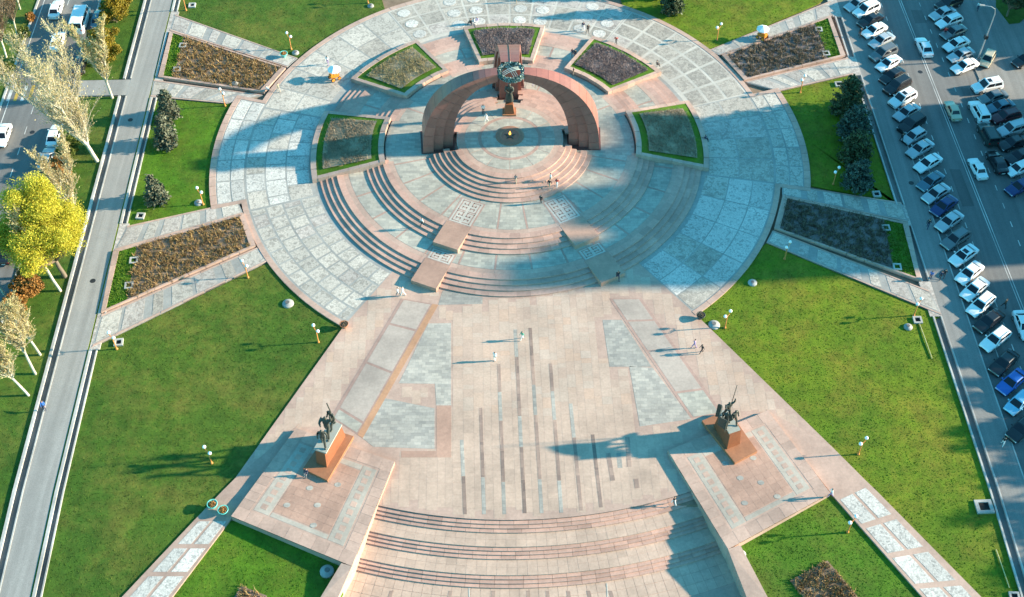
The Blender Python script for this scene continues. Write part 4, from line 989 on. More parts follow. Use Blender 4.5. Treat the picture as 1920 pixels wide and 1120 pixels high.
PEOPLE = [
 (792, 424, 'white', 'black', 'person in white top on the middle steps left of the stair block', 'walk', 200, 1.1), (967, 344, 'grey', 'beige', 'person walking up the innermost steps, left of a group of three', 'walk', 80, 1.9),
 (1032, 341, 'white', 'beige', 'person in white at back of the group on the innermost steps', 'stand', 200, 1.9), (1030, 353, 'black', 'beige', 'person in dark top at front of the group on the innermost steps', 'walk', 250, 1.7),
 (1044, 351, 'red', 'white', 'person in dark red top and white trousers on the innermost steps', 'walk', 250, 1.7), (1014, 382, 'black', 'black', 'person in black at the foot of the innermost steps', 'stand', 60, z8),
 (1158, 525, 'black', 'navy', 'person in black beside the right outer stair block', 'walk', 280, 0), (747, 556, 'white', 'grey', 'left of two people in white walking below the outer steps', 'walk', 170, 0),
 (756, 555, 'white', 'white', 'right of two people in white walking below the outer steps', 'walk', 170, 0), (979, 637, 'green', 'white', 'person in green top and white trousers on the front plaza', 'walk', 215, 0),
 (928, 676, 'white', 'white', 'person in a long white coat alone on the front plaza', 'stand', 240, 0), (1301, 653, 'purple', 'purple', 'left of two people walking on the plaza by the right lawn', 'walk', 160, 0),
 (1315, 662, 'black', 'black', 'person in black, right of two walking by the right lawn', 'walk', 200, 0), (1263, 946, 'black', 'white', 'person in dark top at the right end of the lower stairs', 'walk', 120, -.1),
 (1556, 932, 'white', 'purple', 'person in white top at outer corner of the right statue platform', 'walk', 170, .5), (906, 214, 'white', 'black', 'person in white shirt and black trousers beside the bronze woman', 'stand', 270, zc),
 (912, 229, 'white', 'white', 'person all in white near the eternal flame basin', 'walk', 200, zc), (1002, 160, 'white', 'lilac', 'left of two people in white behind the right rib', 'walk', 190, zc-.6),
 (1007, 164, 'white', 'beige', 'right of two people in white behind the right rib', 'walk', 190, zc-.6), (883, 47, 'black', 'brown', 'dark clothed person at outer left corner of the far raised bed', 'sit', 160, 0),
 (889, 46, 'white', 'navy', 'person in white seated at corner of the far raised bed', 'sit', 200, 0), (895, 44, 'lilac', 'white', 'person in lilac seated at corner of the far raised bed', 'sit', 240, 0),
 (1093, 58, 'navy', 'white', 'left of two people walking past the far right raised bed', 'walk', 280, 0), (1102, 62, 'black', 'black', 'right of two people walking past the far right raised bed', 'walk', 280, 0),
 (1073, 108, 'navy', 'grey', 'left of two people on the podium steps beside the far right bed', 'stand', 250, z4), (1078, 110, 'black', 'navy', 'right of two people on the podium steps beside the far right bed', 'stand', 250, z4),
 (1075, 142, 'black', 'beige', 'person beside the inner kerb of the far right raised bed', 'stand', 180, z8), (1155, 82, 'red', 'black', 'person in red bending by the outer kerb of the far right bed', 'bend', 250, 0),
 (1231, 125, 'black', 'black', 'person in black seated on outer corner of the far right bed', 'sit', 0, .1), (1321, 265, 'navy', 'black', 'person in dark clothes seated on kerb of the right raised bed', 'sit', 0, .1),
 (615, 122, 'white', 'purple', 'small person in white beside the left umbrella cart', 'walk', 90, 0), (501, 172, 'white', 'grey', 'person in white at inner corner of the upper left bed', 'sit', 20, 0),
 (523, 172, 'beige', 'beige', 'person in pale clothes on the plaza near the upper left bed', 'walk', 120, 0), (85, 770, 'blue', 'navy', 'person in blue bending forward on the alley', 'bend', 110, 0),
 (576, 890, 'navy', 'grey', 'person seated at near corner of the left statue plinth', 'sit', 250, .5), (968, 4, 'black', 'beige', 'person at top centre edge of the round plaza', 'walk', 250, 0),
 (1611, 69, 'black', 'brown', 'person in black on the right sidewalk near the far cars', 'walk', 260, -.03), (1770, 68, 'red', 'black', 'person in red jacket between cars by the double line road', 'walk', 250, -.16),
 (1689, 266, 'black', 'black', 'person in black on the shaded sidewalk beside the dark conifers', 'walk', 280, -.03), (1738, 428, 'black', 'navy', 'person in black alone on the sidewalk beside the dark bed', 'walk', 60, -.03),
 (1743, 524, 'blue', 'navy', 'person in blue beside the channel end at the lowest right path', 'stand', 60, -.03), (1761, 524, 'navy', 'black', 'left of two dark clothed people on the sidewalk', 'walk', 60, -.03),
 (1768, 521, 'black', 'black', 'right of two dark clothed people on the sidewalk', 'walk', 60, -.03), (1881, 577, 'brown', 'black', 'person beside the black parked car near the road', 'walk', 120, -.16),
 (1878, 835, 'black', 'white', 'person in black and white on the sidewalk at lower right', 'walk', 250, -.03), (1832, 20, 'white', 'navy', 'person in white crossing the far parking ground', 'walk', 60, -.15)]
for q in PEOPLE: person(q[0], q[1], q[2], q[3], q[4], q[5], q[6], q[7], sc=random.uniform(.94, 1.05))

# ---------------------------------------------------------------- bronze statues
def figure(kind):
    J = dict(pelvis=((0, 0, .95), (.16, .13)), waist=((0, 0, 1.10), (.15, .12)), chest=((.02, 0, 1.33), (.20, .14)), neck=((.02, 0, 1.48), .065), head=((.04, 0, 1.59), .10), crown=((.03, 0, 1.70), .085))
    for s, n in ((1, 'l'), (-1, 'r')):
        J['hip'+n] = ((0, .10*s, .9), .10); J['knee'+n] = ((.06+.14*s, .12*s, .5), .085); J['ankle'+n] = ((-.02+.26*s, .13*s, .09), .07); J['toe'+n] = ((.14+.26*s, .15*s, .04), .06)
        J['sh'+n] = ((0, .21*s, 1.42), .085); J['el'+n] = ((.0, .30*s, 1.15), .065); J['wr'+n] = ((.12, .28*s, .95), .05); J['ha'+n] = ((.16, .27*s, .88), .05)
    if kind == 'raise':
        J['ell'] = ((.05, .36, 1.62), .065); J['wrl'] = ((.08, .34, 1.9), .05); J['hal'] = ((.08, .33, 2.0), .05); J['elr'] = ((.2, -.28, 1.25), .065); J['wrr'] = ((.38, -.12, 1.3), .05); J['har'] = ((.43, -.06, 1.32), .05)
    if kind == 'woman':
        for n, s in (('l', 1), ('r', -1)):
            J['knee'+n] = ((0, .09*s, .5), .20); J['ankle'+n] = ((-.02, .09*s, .12), .22); J['toe'+n] = ((.05, .10*s, .06), .16); J['el'+n] = ((.08, .27*s, 1.18), .09); J['wr'+n] = ((.22, .12*s, 1.12), .07); J['ha'+n] = ((.24, .04*s, 1.14), .05)
        J['head'] = ((.02, 0, 1.60), .13); J['crown'] = ((.0, 0, 1.72), .11)
    E_ = [('pelvis', 'waist'), ('waist', 'chest'), ('chest', 'neck'), ('neck', 'head'), ('head', 'crown')]
    for n in 'lr': E_ += [('pelvis', 'hip'+n), ('hip'+n, 'knee'+n), ('knee'+n, 'ankle'+n), ('ankle'+n, 'toe'+n), ('chest', 'sh'+n), ('sh'+n, 'el'+n), ('el'+n, 'wr'+n), ('wr'+n, 'ha'+n)]
    m_ = skin('bronze_figure', J, E_); m_.materials.append(BRONZE); return m_
x, y = P(955, 211, zf); wst = empty('woman_statue', (x, y, zf)); tag(wst, 'bronze woman statue on a small granite pedestal beneath the wreath', 'statue')
MB().prism([(-.95, -.8), (.95, -.8), (.95, .8), (-.95, .8)], 0, .25).build('plinth', ORANGE_G, wst)
ped = MB(); ped.v = [(-.7, -.6, .25), (.7, -.6, .25), (.7, .6, .25), (-.7, .6, .25), (-.5, -.45, 1.75), (.5, -.45, 1.75), (.5, .45, 1.75), (-.5, .45, 1.75)]; ped.f = [(0, 3, 2, 1), (4, 5, 6, 7), (0, 1, 5, 4), (1, 2, 6, 5), (2, 3, 7, 6), (3, 0, 4, 7)]
ped.build('pedestal', TERRA, wst)
f_ = link('figure', figure('woman'), wst); f_.location = (0, 0, 1.72); f_.scale = (2.0,)*3; f_.rotation_euler = (0, 0, R(-90))
# left and right groups: plinth, pedestal, rocky bronze base, figures
def group_statue(name, label, plinth, pedb, zp, ph):
    c = (sum(p[0] for p in pedb)/4, sum(p[1] for p in pedb)/4); t = empty(name, (c[0], c[1], zp)); tag(t, label, 'statue'); inv = Matrix.Translation((-c[0], -c[1], -zp))
    def A(mb, nm, mat): o = mb.build(nm, mat); o.data.transform(inv); o.parent = t; return o
    A(MB().prism(ccw(plinth), zp-.1, zp+.42), 'plinth', ORANGE_G)
    pb = ccw(pedb); cc = c; tp = [lerp(p, cc, .14) for p in pb]; m_ = MB(); m_.v = [(*p, zp+.40) for p in pb]+[(*p, zp+ph) for p in tp]
    m_.f = [(3, 2, 1, 0), (4, 5, 6, 7), (0, 1, 5, 4), (1, 2, 6, 5), (2, 3, 7, 6), (3, 0, 4, 7)]; A(m_, 'pedestal', TERRA)
    return t
LPL = [P(568, 879, .92), P(614, 901, .92), P(663, 818, .92), P(619, 804, .92)]
LPD = [P(593, 869, .9), P(613, 877, .9), P(648, 818, .9), P(626, 810, .9)]
sL = group_statue('soldier_statue', 'bronze soldier group with raised arm on the left statue platform', LPL, LPD, .5, 2.9)
dl = math.atan2(LPD[0][1]-LPD[3][1], LPD[0][0]-LPD[3][0])
def loc2(px_, py_, z, t): q = P(px_, py_, z); return (q[0]-t.location.x, q[1]-t.location.y, z-t.location.z)
MB().box((0, 0, 2.95), (4.0, 1.5, .22), dl).build('rocky_base', BRONZE2, sL)
F_R, F_S = figure('raise'), figure('stand')
def put(me, parent, x, y, z, s, rz, nm='figure'):
    o = link(nm, me, parent); o.location = (x, y, z); o.scale = (s,)*3; o.rotation_euler = (0, 0, rz); return o
ux, uy = math.cos(dl), math.sin(dl)
put(F_R, sL, ux*-.2, uy*-.2, 3.05, 2.15, dl); put(F_S, sL, ux*1.15+.1, uy*1.15, 3.05, 1.75, dl+.3); put(F_S, sL, ux*-1.35, uy*-1.35, 3.05, 1.85, dl-.4)
MB().tube([(ux*-.2+.5, uy*-.2+.9, 6.2), (ux*-.2+.35, uy*-.2+.6, 8.3)], .07, 6).build('rifle', BRONZE, sL)
MB().tube([(ux*1.2-.3, uy*1.2+.5, 3.6), (ux*1.2+.4, uy*1.2-.3, 6.1)], .06, 6).build('rifle', BRONZE, sL)
RPL = [P(1316, 789, .92), P(1378, 868, .92), P(1420, 846, .92), P(1365, 768, .92)]
RPD = [P(1338, 800, .9), P(1363, 843, .9), P(1387, 833, .9), P(1362, 793, .9)]
sR = group_statue('banner_statue', 'bronze soldier group with dark banner and spear on the right statue platform', RPL, RPD, .5, 2.8)
dr = math.atan2(RPD[1][1]-RPD[0][1], RPD[1][0]-RPD[0][0]); ux, uy = math.cos(dr), math.sin(dr)
MB().box((-ux*.3, -uy*.3, 2.85), (3.0, 1.4, .22), dr).build('rocky_base', BRONZE2, sR)
put(F_R, sR, -ux*.9, -uy*.9, 2.95, 1.7, dr); put(F_S, sR, ux*.3+.2, uy*.3+.2, 2.95, 1.55, dr+.2); put(F_S, sR, -ux*.2-.5, -uy*.2-.4, 2.95, 1.45, dr-.5)
# banner cloth: folded sheet with thickness
bv = MB(); NB = 12
for i in range(NB+1):
    s = i/NB; q = (-ux*1.2+ux*2.1*s-uy*(-.75+.25*math.sin(s*9)), -uy*1.2+uy*2.1*s+ux*(-.75+.25*math.sin(s*9)))
    bv.v += [(q[0]-.35, q[1]-.1, 3.2+.25*math.sin(s*5)), (q[0]-.35, q[1]-.1, 5.6-.9*s+.2*math.sin(s*7)), (q[0]-.47, q[1]-.16, 5.6-.9*s+.2*math.sin(s*7)), (q[0]-.47, q[1]-.16, 3.2+.25*math.sin(s*5))]
for i in range(NB):
    for j in range(4): bv.f.append((4*i+j, 4*i+4+j, 4*i+4+(j+1) % 4, 4*i+(j+1) % 4))
bv.f += [(0, 1, 2, 3), (4*NB+3, 4*NB+2, 4*NB+1, 4*NB)]
bv.build('banner', BRONZE, sR)
MB().tube([(-ux*.9+.35, -uy*.9+.5, 3.0), (-ux*.9+.55, -uy*.9+.6, 8.2)], [.06, .03], 6).build('spear', BRONZE, sR)

# ---------------------------------------------------------------- park lamps
def lamp_proto():
    t = empty('park_lamp'); MB().lathe([(.01, 0), (.17, 0), (.17, .12), (.10, .22), (.075, .5), (.06, 2.35), (.01, 2.4)], k=10).build('post', OPOLE, t, True)
    MB().tube([(-.55, 0, 2.55), (-.48, 0, 2.3), (0, 0, 2.2), (.48, 0, 2.3), (.55, 0, 2.55)], .045, 6).build('crossarm', OPOLE, t)
    for s in (-1, 1):
        g = MB().ball((.55*s, 0, 2.76), .215, 12, 8).build('globe', GLOBE, t, True); MB().lathe([(.01, 2.5), (.12, 2.5), (.14, 2.58), (.01, 2.6)], (.55*s, 0, 0), 8).build('collar', OPOLE, g)
    return t
LP = [(349, 20, 'at top edge of the topmost left lawn near the alley'), (546, 93, 'in the top left lawn corner beside the turquoise planter'), (690, 6, 'at top edge of the top left lawn near the footpath'), (422, 199, 'at the upper corner of the spruce lawn'),
      (381, 384, 'at the lower corner of the spruce lawn'), (465, 521, 'at upper edge of the large left lawn below the lowest footpath'), (219, 655, 'at the alley corner of the large left lawn'), (597, 642, 'in the large left lawn near its plaza corner'),
      (397, 869, 'on the large left lawn beside the left statue shadow'), (1344, 76, 'in the top right lawn corner'), (1500, 174, 'at upper corner of the dark conifer lawn'), (1562, 346, 'in the shaded lower corner of the conifer lawn'),
      (1471, 486, 'in the shaded upper corner of the large right lawn'), (1359, 615, 'in the large right lawn beside the white round cover'), (1713, 592, 'at the road end of the large right lawn'), (1609, 852, 'at the plaza edge of the large right lawn'), (1589, 998, 'on the lower right lawn beside the sloping path')]
def copytree(o, parent=None):
    c = o.copy(); col.objects.link(c); c.parent = parent
    for ch in list(o.children): copytree(ch, c)
    return c
lp0 = lamp_proto()
for i, (a, b, lab) in enumerate(LP):
    o = lp0 if i == 0 else copytree(lp0); q = PT(a, b, -.15); o.location = (q[0], q[1], terr(q[1])-.16); o.rotation_euler = (0, 0, R(-52 if a < 960 else 50)+random.uniform(-.15, .15))
    tag(o, 'two-globe orange lamp '+lab, 'lamp', 'two-globe park lamps')
# ---------------------------------------------------------------- inspection pits, round covers
def pit_proto():
    t = empty('inspection_pit'); m_ = MB()
    for c, d in (((0, .52, .1), (1.3, .26, .3)), ((0, -.52, .1), (1.3, .26, .3)), ((.52, 0, .1), (.26, .78, .3)), ((-.52, 0, .1), (.26, .78, .3))): m_.box(c, d)
    m_.build('concrete_frame', CONC, t); MB().box((0, 0, .06), (.78, .78, .04)).build('pit_shade_plate', DARK, t); return t  # solid near-black plate, its colour stands for the shade inside the pit
PITS = [(360, 9, 'beside the topmost left lamp'), (343, 86, 'at upper corner of the upper left brown bed'), (332, 131, 'at lower corner of the upper left brown bed'), (263, 404, 'at the alley corner of the spruce lawn'), (251, 489, 'at upper end of the lower left brown bed'),
        (242, 536, 'at lower end of the lower left brown bed'), (222, 641, 'beside the lamp at the alley corner of the large left lawn'), (1535, 56, 'at upper end of the far right grey bed'), (1549, 101, 'at lower end of the far right grey bed'),
        (1573, 157, 'in the sunlit grass beside the topmost dark conifer'), (1644, 363, 'in the shaded lawn below the dark conifers'), (1661, 428, 'at upper end of the dark shaded bed'), (1682, 501, 'at lower end of the dark shaded bed'), (1721, 599, 'beside the lamp at the road end of the right lawn'),
        (1846, 949, 'in the large right lawn beside the channel, the widest one'), (1903, 1118, 'at the very bottom right corner of the lawn')]
p0 = pit_proto()
for i, (a, b, lab) in enumerate(PITS):
    o = p0 if i == 0 else copytree(p0); q = PT(a, b, .1); o.location = (q[0], q[1], terr(q[1])-.16+(.16 if 'bed' in lab else 0)); o.rotation_euler = (0, 0, UA+random.uniform(-.1, .1)); s = 1.25 if 'widest' in lab else .82; o.scale = (s*1.15 if 'widest' in lab else s, s, 1)
    tag(o, 'square concrete pit '+lab, 'pit', 'inspection pits')
def well_proto():
    t = empty('round_well_cover'); MB().lathe([(.01, .30), (.25, .30), (.3, .26), (.62, .22), (.72, .1), (.74, -.15), (.01, -.15)], k=20).build('concrete_ring', stone('well_concrete', (.40, .39, .37), obrand=.1, stain=.4), t, True)
    MB().lathe([(.01, .345), (.26, .345), (.28, .30), (.01, .30)], (.06, .02, 0), 14).build('iron_lid', CONC_D, t); return t
WELLS = [(540, 569, 1.0, 'in the large left lawn near the round plaza'), (554, 99, .75, 'in the top left lawn corner beside a lamp'), (441, 159, .7, 'in the upper left brown bed'), (695, 11, .7, 'at upper end of the top left lawn'), (1339, 609, 1.0, 'at plaza edge of the large right lawn'),
         (1411, 530, .8, 'in the shaded corner of the large right lawn'), (613, 1071, 1.05, 'below the corner of the left statue platform'), (1390, 1039, .7, 'below the right statue platform'), (372, 380, .8, 'beside the lamp in the spruce lawn'), (1703, 613, .75, 'in worn turf near the road end of the right lawn')]
w0 = well_proto()
for i, (a, b, s, lab) in enumerate(WELLS):
    o = w0 if i == 0 else copytree(w0); q = PT(a, b, -.05); o.location = (q[0], q[1], terr(q[1])-.14+(.2 if 'brown bed' in lab else 0)); o.scale = (s, s, .9); o.rotation_euler = (0, 0, random.random()*6)
    tag(o, 'round pale concrete well cover '+lab, 'well cover', 'round well covers')
# planters
def planter(a, b, lab, bowl=None, fm=None, sc=.74):
    q = PT(a, b); t = empty('planter', (q[0], q[1], terr(q[1]))); tag(t, lab, 'planter', 'turquoise planters')
    MB().lathe([(.01, 0), (.32, 0), (.36, .08), (.24, .2), (.30, .3), (.62, .55), (.78, .85), (.80, .98), (.70, .98), (.62, .80), (.01, .78)], k=20).build('bowl', bowl or TURQ, t, True)
    n = 260; r = .55*np.sqrt(rng.random(n)); an = rng.random(n)*6.283; c = np.stack([r*np.cos(an), r*np.sin(an), .85+.3*rng.random(n)*(1-r)], 1); V, F = leaves(c, .14); npmesh('flowers', V, F, fm or ORANGEF, t)['kind'] = 'stuff'; t.scale = (sc,)*3
planter(400, 951, 'turquoise bowl planter with orange flowers, left of two by the statue platform'); planter(420, 962, 'turquoise bowl planter with orange flowers, right of two by the statue platform')
planter(533, 107, 'turquoise bowl planter on the topmost left footpath'); planter(1313, 597, 'dark bowl planter at the plaza corner of the right lawn', BRONZE, L_DRYD, .7); planter(646, 614, 'small brown bowl planter at the plaza corner of the large left lawn', ORANGE_G, L_DRYD, .7)
# umbrella carts
def cart(a, b, lab, rz):
    q = P(a, b); t = empty('umbrella_cart', (q[0], q[1], .02), rz); tag(t, lab, 'cart', 'umbrella carts')
    m_ = MB(); m_.v = [(-.7, -.4, .55), (.7, -.4, .55), (.7, .4, .55), (-.7, .4, .55), (-.85, -.5, 1.15), (.8, -.5, 1.0), (.8, .5, 1.0), (-.85, .5, 1.15)]; m_.f = [(0, 3, 2, 1), (4, 5, 6, 7), (0, 1, 5, 4), (1, 2, 6, 5), (2, 3, 7, 6), (3, 0, 4, 7)]; m_.build('body', CARTO, t)
    for sx, r_ in ((-.55, .42), (.6, .34)):
        for sy in (-.58, .58):
            w_ = MB().tube([(sx, sy-.04, r_), (sx, sy+.04, r_)], r_, 16).build('wheel', TYRE, t); MB().tube([(sx, sy-.06, r_), (sx, sy+.06, r_)], r_*.7, 12).build('hub', CARTO, w_)
    for k in range(3): MB().box((-.5+k*.5, 0, 1.25), (.38, .6, .35)).build('goods_crate', [CARTO, CLOTH['orange'], SALMON_D][k], t)
    MB().tube([(0.1, 0, .6), (.1, 0, 2.55)], .035, 6).build('umbrella_pole', STEEL, t)
    um = MB(); um.v = [(.1, 0, 2.75)]; n = 8
    for k in range(n): um.v += [(.1+1.15*math.cos(k*.7854), 1.15*math.sin(k*.7854), 2.12)]
    for k in range(n): um.v += [(.1+1.15*math.cos(k*.7854), 1.15*math.sin(k*.7854), 2.0)]
    for k in range(n): um.f += [(0, 1+k, 1+(k+1) % n), (1+k, 9+k, 9+(k+1) % n, 1+(k+1) % n)]
    um.build('umbrella', WHITEPL, t); MB().tube([(.8, 0, .9), (1.25, 0, 1.05)], .03, 6).build('handle', STEEL, t); t.scale = (.85,)*3
    return t
cart(628, 149, 'orange vendor cart under a white umbrella on the left side of the round plaza', .6); cart(1428, 73, 'orange vendor cart under a white umbrella on the topmost right footpath', 2.4)
person(636, 143, 'black', 'purple', 'vendor in black standing behind the left umbrella cart', 'stand', 200); person(1433, 70, 'navy', 'brown', 'vendor in navy standing behind the right umbrella cart', 'stand', 200)
# street lamps
def street_lamp(base, H, arm, lab, box=True):
    t = empty('street_lamp', (base[0], base[1], -.15)); tag(t, lab, 'street lamp', 'street lamps'); ax, ay = arm
    MB().tube([(0, 0, 0), (0, 0, H*.55), (0, 0, H-1.2)], [.14, .10, .075], 8).build('pole', STEEL, t)
    MB().tube([(0, 0, H-1.2), (ax*.1, ay*.1, H-.35), (ax*.4, ay*.4, H), (ax, ay, H+.1)], .055, 6).build('arm', STEEL, t)
    MB().box((ax, ay, H+.1), (.7, .28, .14), math.atan2(ay, ax)).build('lamp_head', CONC, t); MB().lathe([(.01, 0), (.3, 0), (.3, .25), (.01, .25)], k=10).build('foot', CONC, t)
    if box: MB().box((0, 0, H*.45), (.5, .5, .55)).build('junction_box', BLACKP, t)
street_lamp(P(1833, 112), 9.6, (-2.1, .3), 'tall steel street lamp with curved arm in the top right parking ground')
street_lamp(P(197, 40), 9.0, (-1.6, .2), 'steel street lamp behind the olive evergreens at top left', False)
# thin pipes on the right lawn
for a, b, lab in (((1723, 603), (1748, 672), 'thin pipe lying on the right lawn below a square pit'), ((1868, 1030), (1893, 1102), 'thin pipe lying on the right lawn at the bottom right corner')):
    A, B = PT(*a), PT(*b); tag(MB().tube([(*A, terr(A[1])-.06), (*lerp(A, B, .5), terr(lerp(A, B, .5)[1])-.02), (*B, terr(B[1])-.06)], .06, 6).build('pipe', LINEY), lab, 'pipe')

# ================================================================ CARS
def car_type(kind):
    """returns {part: [(mesh, material key)]} ; x forward, z up, origin at ground centre"""
    T = dict(sedan=dict(L=4.65, W=.89, belt=.94, roof=1.45, b=(1.05, -1.75), t=(.30, -1.02), tail=.95, rt=.66), suv=dict(L=4.75, W=.93, belt=1.08, roof=1.80, b=(1.15, -2.28), t=(.45, -1.95), tail=1.05, rt=.72),
             hatch=dict(L=4.1, W=.85, belt=.94, roof=1.50, b=(1.10, -1.98), t=(.40, -1.45), tail=.95, rt=.66), wagon=dict(L=4.7, W=.89, belt=.95, roof=1.52, b=(1.05, -2.25), t=(.30, -1.80), tail=.97, rt=.67),
             old=dict(L=4.2, W=.81, belt=.88, roof=1.42, b=(.85, -1.25), t=(.38, -.85), tail=.86, rt=.62), jeep=dict(L=4.6, W=.92, belt=1.15, roof=1.92, b=(.75, -2.25), t=(.50, -2.15), tail=1.15, rt=.80),
             van=dict(L=6.0, W=1.0, belt=1.25, roof=2.45, b=(2.75, -2.95), t=(1.95, -2.85), tail=1.25, rt=.88))[kind]
    L, W, zb, zr = T['L']/2, T['W'], T['belt'], T['roof']; hood = zb-.16 if kind not in ('van',) else zb-.1
    st = [(L, W*.72, .34, hood-.28), (L-.08, W*.88, .24, hood-.14), (L-.45, W*.97, .2, hood-.04), (T['b'][0]+.05, W, .2, zb-.04), (0, W, .2, zb), (T['b'][1]+.3, W, .2, zb+.02), (-L+.35, W*.97, .22, T['tail']), (-L+.07, W*.90, .26, T['tail']-.06), (-L, W*.78, .38, T['tail']-.22)]
    if kind == 'old': st[1] = (L-.05, W*.95, .26, hood-.06); st[7] = (-L+.05, W*.96, .28, T['tail']-.02)
    v = []; f = []; m_ = 10
    for x, w_, z0, z1 in st:
        half = [(w_*.86, z0), (w_, z0+.16), (w_*1.0, z1-.16), (w_*.93, z1-.02), (w_*.45, z1+.03)]
        v += [(x, y, z) for y, z in half]+[(x, -y, z) for y, z in reversed(half)]
    for i in range(len(st)-1):
        for j in range(m_): f.append((i*m_+j, i*m_+(j+1) % m_, (i+1)*m_+(j+1) % m_, (i+1)*m_+j))
    f += [tuple(range(m_)), tuple((len(st)-1)*m_+j for j in range(m_))[::-1]]
    def msh(nm, v, f, mats, sm=False):
        me = bpy.data.meshes.new(nm); me.from_pydata(v, [], f); me.validate()
        bm = bmesh.new(); bm.from_mesh(me); bmesh.ops.recalc_face_normals(bm, faces=bm.faces[:]); bm.to_mesh(me); bm.free(); me.materials.append(mats)
        if sm: me.polygons.foreach_set('use_smooth', [True]*len(me.polygons))
        return me
    out = [('body', msh('car_body', v, f, PAINTS['white'], False), 'paint', None)]
    # cabin
    (b0, b1), (t0, t1) = T['b'], T['t']; wb, wt = W*.90, T['rt']*W/.89; zc_ = zb-.03
    cv = [(b0, wb, zc_), (b1, wb, zc_), (b1, -wb, zc_), (b0, -wb, zc_), (t0, wt, zr-.05), (t1, wt, zr-.05), (t1, -wt, zr-.05), (t0, -wt, zr-.05),
          (t0-.12, wt*.85, zr), (t1+.12, wt*.85, zr), (t1+.12, -wt*.85, zr), (t0-.12, -wt*.85, zr)]
    cf = [(0, 1, 5, 4), (1, 2, 6, 5), (2, 3, 7, 6), (3, 0, 4, 7), (4, 5, 9, 8), (5, 6, 10, 9), (6, 7, 11, 10), (7, 4, 8, 11), (8, 9, 10, 11)]
    out.append(('roof', msh('car_roof', cv, cf, PAINTS['white']), 'paint', None))
    def pane(q, off, s0=.08, s1=.92, h0=.10, h1=.90):
        q = [Vector(a) for a in q]; nrm = (q[1]-q[0]).cross(q[3]-q[0]).normalized()*off
        bl = lambda s, h: (q[0].lerp(q[1], s)).lerp(q[3].lerp(q[2], s), h)
        p = [bl(s0, h0)+nrm, bl(s1, h0)+nrm, bl(s1, h1)+nrm, bl(s0, h1)+nrm]; p2 = [a-nrm*1.6 for a in p]
        return [tuple(a) for a in p+p2], [(0, 1, 2, 3), (0, 4, 5, 1), (1, 5, 6, 2), (2, 6, 7, 3), (3, 7, 4, 0)]
    A = lambda i: cv[i]
    def winm(nm, q, *a): vv, ff = pane(q, .012, *a); return msh(nm, vv, ff, GLASSC)
    out.append(('windshield', winm('windshield', [A(3), A(0), A(4), A(7)], .06, .94, .06, .96), None, None))
    out.append(('rear_window', winm('rear_window', [A(1), A(2), A(6), A(5)], .09, .91, .25 if kind in ('suv', 'jeep', 'van') else .06, .90), None, None))
    for s, q in ((1, [A(0), A(1), A(5), A(4)]), (-1, [A(2), A(3), A(7), A(6)])):
        spans = ((.10, .49), (.53, .90)) if kind != 'van' else ((.06, .22), (.26, .48), (.52, .74), (.78, .95))
        for a, b in spans: out.append(('side_window', winm('side_window', q, a, b, .12, .84), None, None))
    def bx(nm, c, d, mat): m2 = MB().box(c, d); return msh(nm, m2.v, m2.f, mat)
    for s in (-1, 1):
        out.append(('headlight', bx('headlight', (L-.12, s*W*.68, hood-.24), (.16, .34, .13), HLAMP), None, None)); out.append(('taillight', bx('taillight', (-L+.07, s*W*.70, T['tail']-.22), (.13, .26, .16 if kind not in ('suv', 'van', 'jeep') else .3), TLAMP), None, None))
        out.append(('mirror', bx('mirror', (b0-.25, s*(W+.09), zb+.06), (.12, .2, .14), PAINTS['white']), 'paint', None))
    out.append(('grille', bx('grille', (L-.01, 0, hood-.34), (.05, W*.9, .14), BLACKP), None, None)); out.append(('number_plate', bx('number_plate', (-L+.0, 0, T['tail']-.42), (.05, .5, .12), PLATE), None, None))
    out.append(('bumper', bx('bumper', (L-.03, 0, .34), (.12, W*1.5, .16), BLACKP), None, None))
    if kind in ('suv', 'jeep', 'wagon'):
        for s in (-1, 1):
            m2 = MB().tube([(t0-.2, s*wt*.86, zr+.02), (t0-.35, s*wt*.86, zr+.07), (t1+.35, s*wt*.86, zr+.07), (t1+.2, s*wt*.86, zr+.02)], .025, 5); out.append(('roof_rail', msh('roof_rail', m2.v, m2.f, BLACKP), None, None))
    if kind == 'jeep':
        m2 = MB().tube([(-L-.02, 0, .95), (-L-.22, 0, .95)], .36, 14); out.append(('spare_wheel', msh('spare_wheel', m2.v, m2.f, TYRE), None, None))
    wr_ = .37 if kind in ('suv', 'jeep', 'van') else .32
    tm_ = MB().tube([(0, -.11, 0), (0, -.09, 0), (0, .09, 0), (0, .11, 0)], [wr_*.92, wr_, wr_, wr_*.92], 16); TM = msh('wheel', tm_.v, tm_.f, TYRE); rm = MB().tube([(0, -.125, 0), (0, .125, 0)], wr_*.62, 12); RM = msh('rim', rm.v, rm.f, RIM)
    for sx in (L*.62, -L*.60):
        for s in (-1, 1): out.append(('wheel', TM, None, (sx, s*(W-.09), wr_)))
    return out, RM
CT = {}
def add_sun(kind): pass
def car(kind, paint, x, y, head, label, group, sunroof=False, z=-.155):
    if kind not in CT: CT[kind] = car_type(kind)
    parts, RM = CT[kind]; t = empty({'van': 'minibus', 'jeep': 'off_road_car', 'suv': 'suv_car', 'hatch': 'hatchback_car', 'wagon': 'estate_car', 'old': 'old_sedan_car', 'sedan': 'sedan_car'}[kind], (x, y, terr(y)+z), head, .95)
    tag(t, label, 'minibus' if kind == 'van' else 'car', group)
    for nm, me, mk_, loc in parts:
        o = link(nm, me, t)
        if loc: o.location = loc; link('rim', RM, o)
        if mk_: o.material_slots[0].link = 'OBJECT'; o.material_slots[0].material = PAINTS[paint]
    if sunroof:
        zz = {'sedan': 1.45, 'suv': 1.80}.get(kind, 1.5); MB().box((-.1, 0, zz+.004), (.62, .78, .012)).build('sunroof', GLASSC, t)
    return t
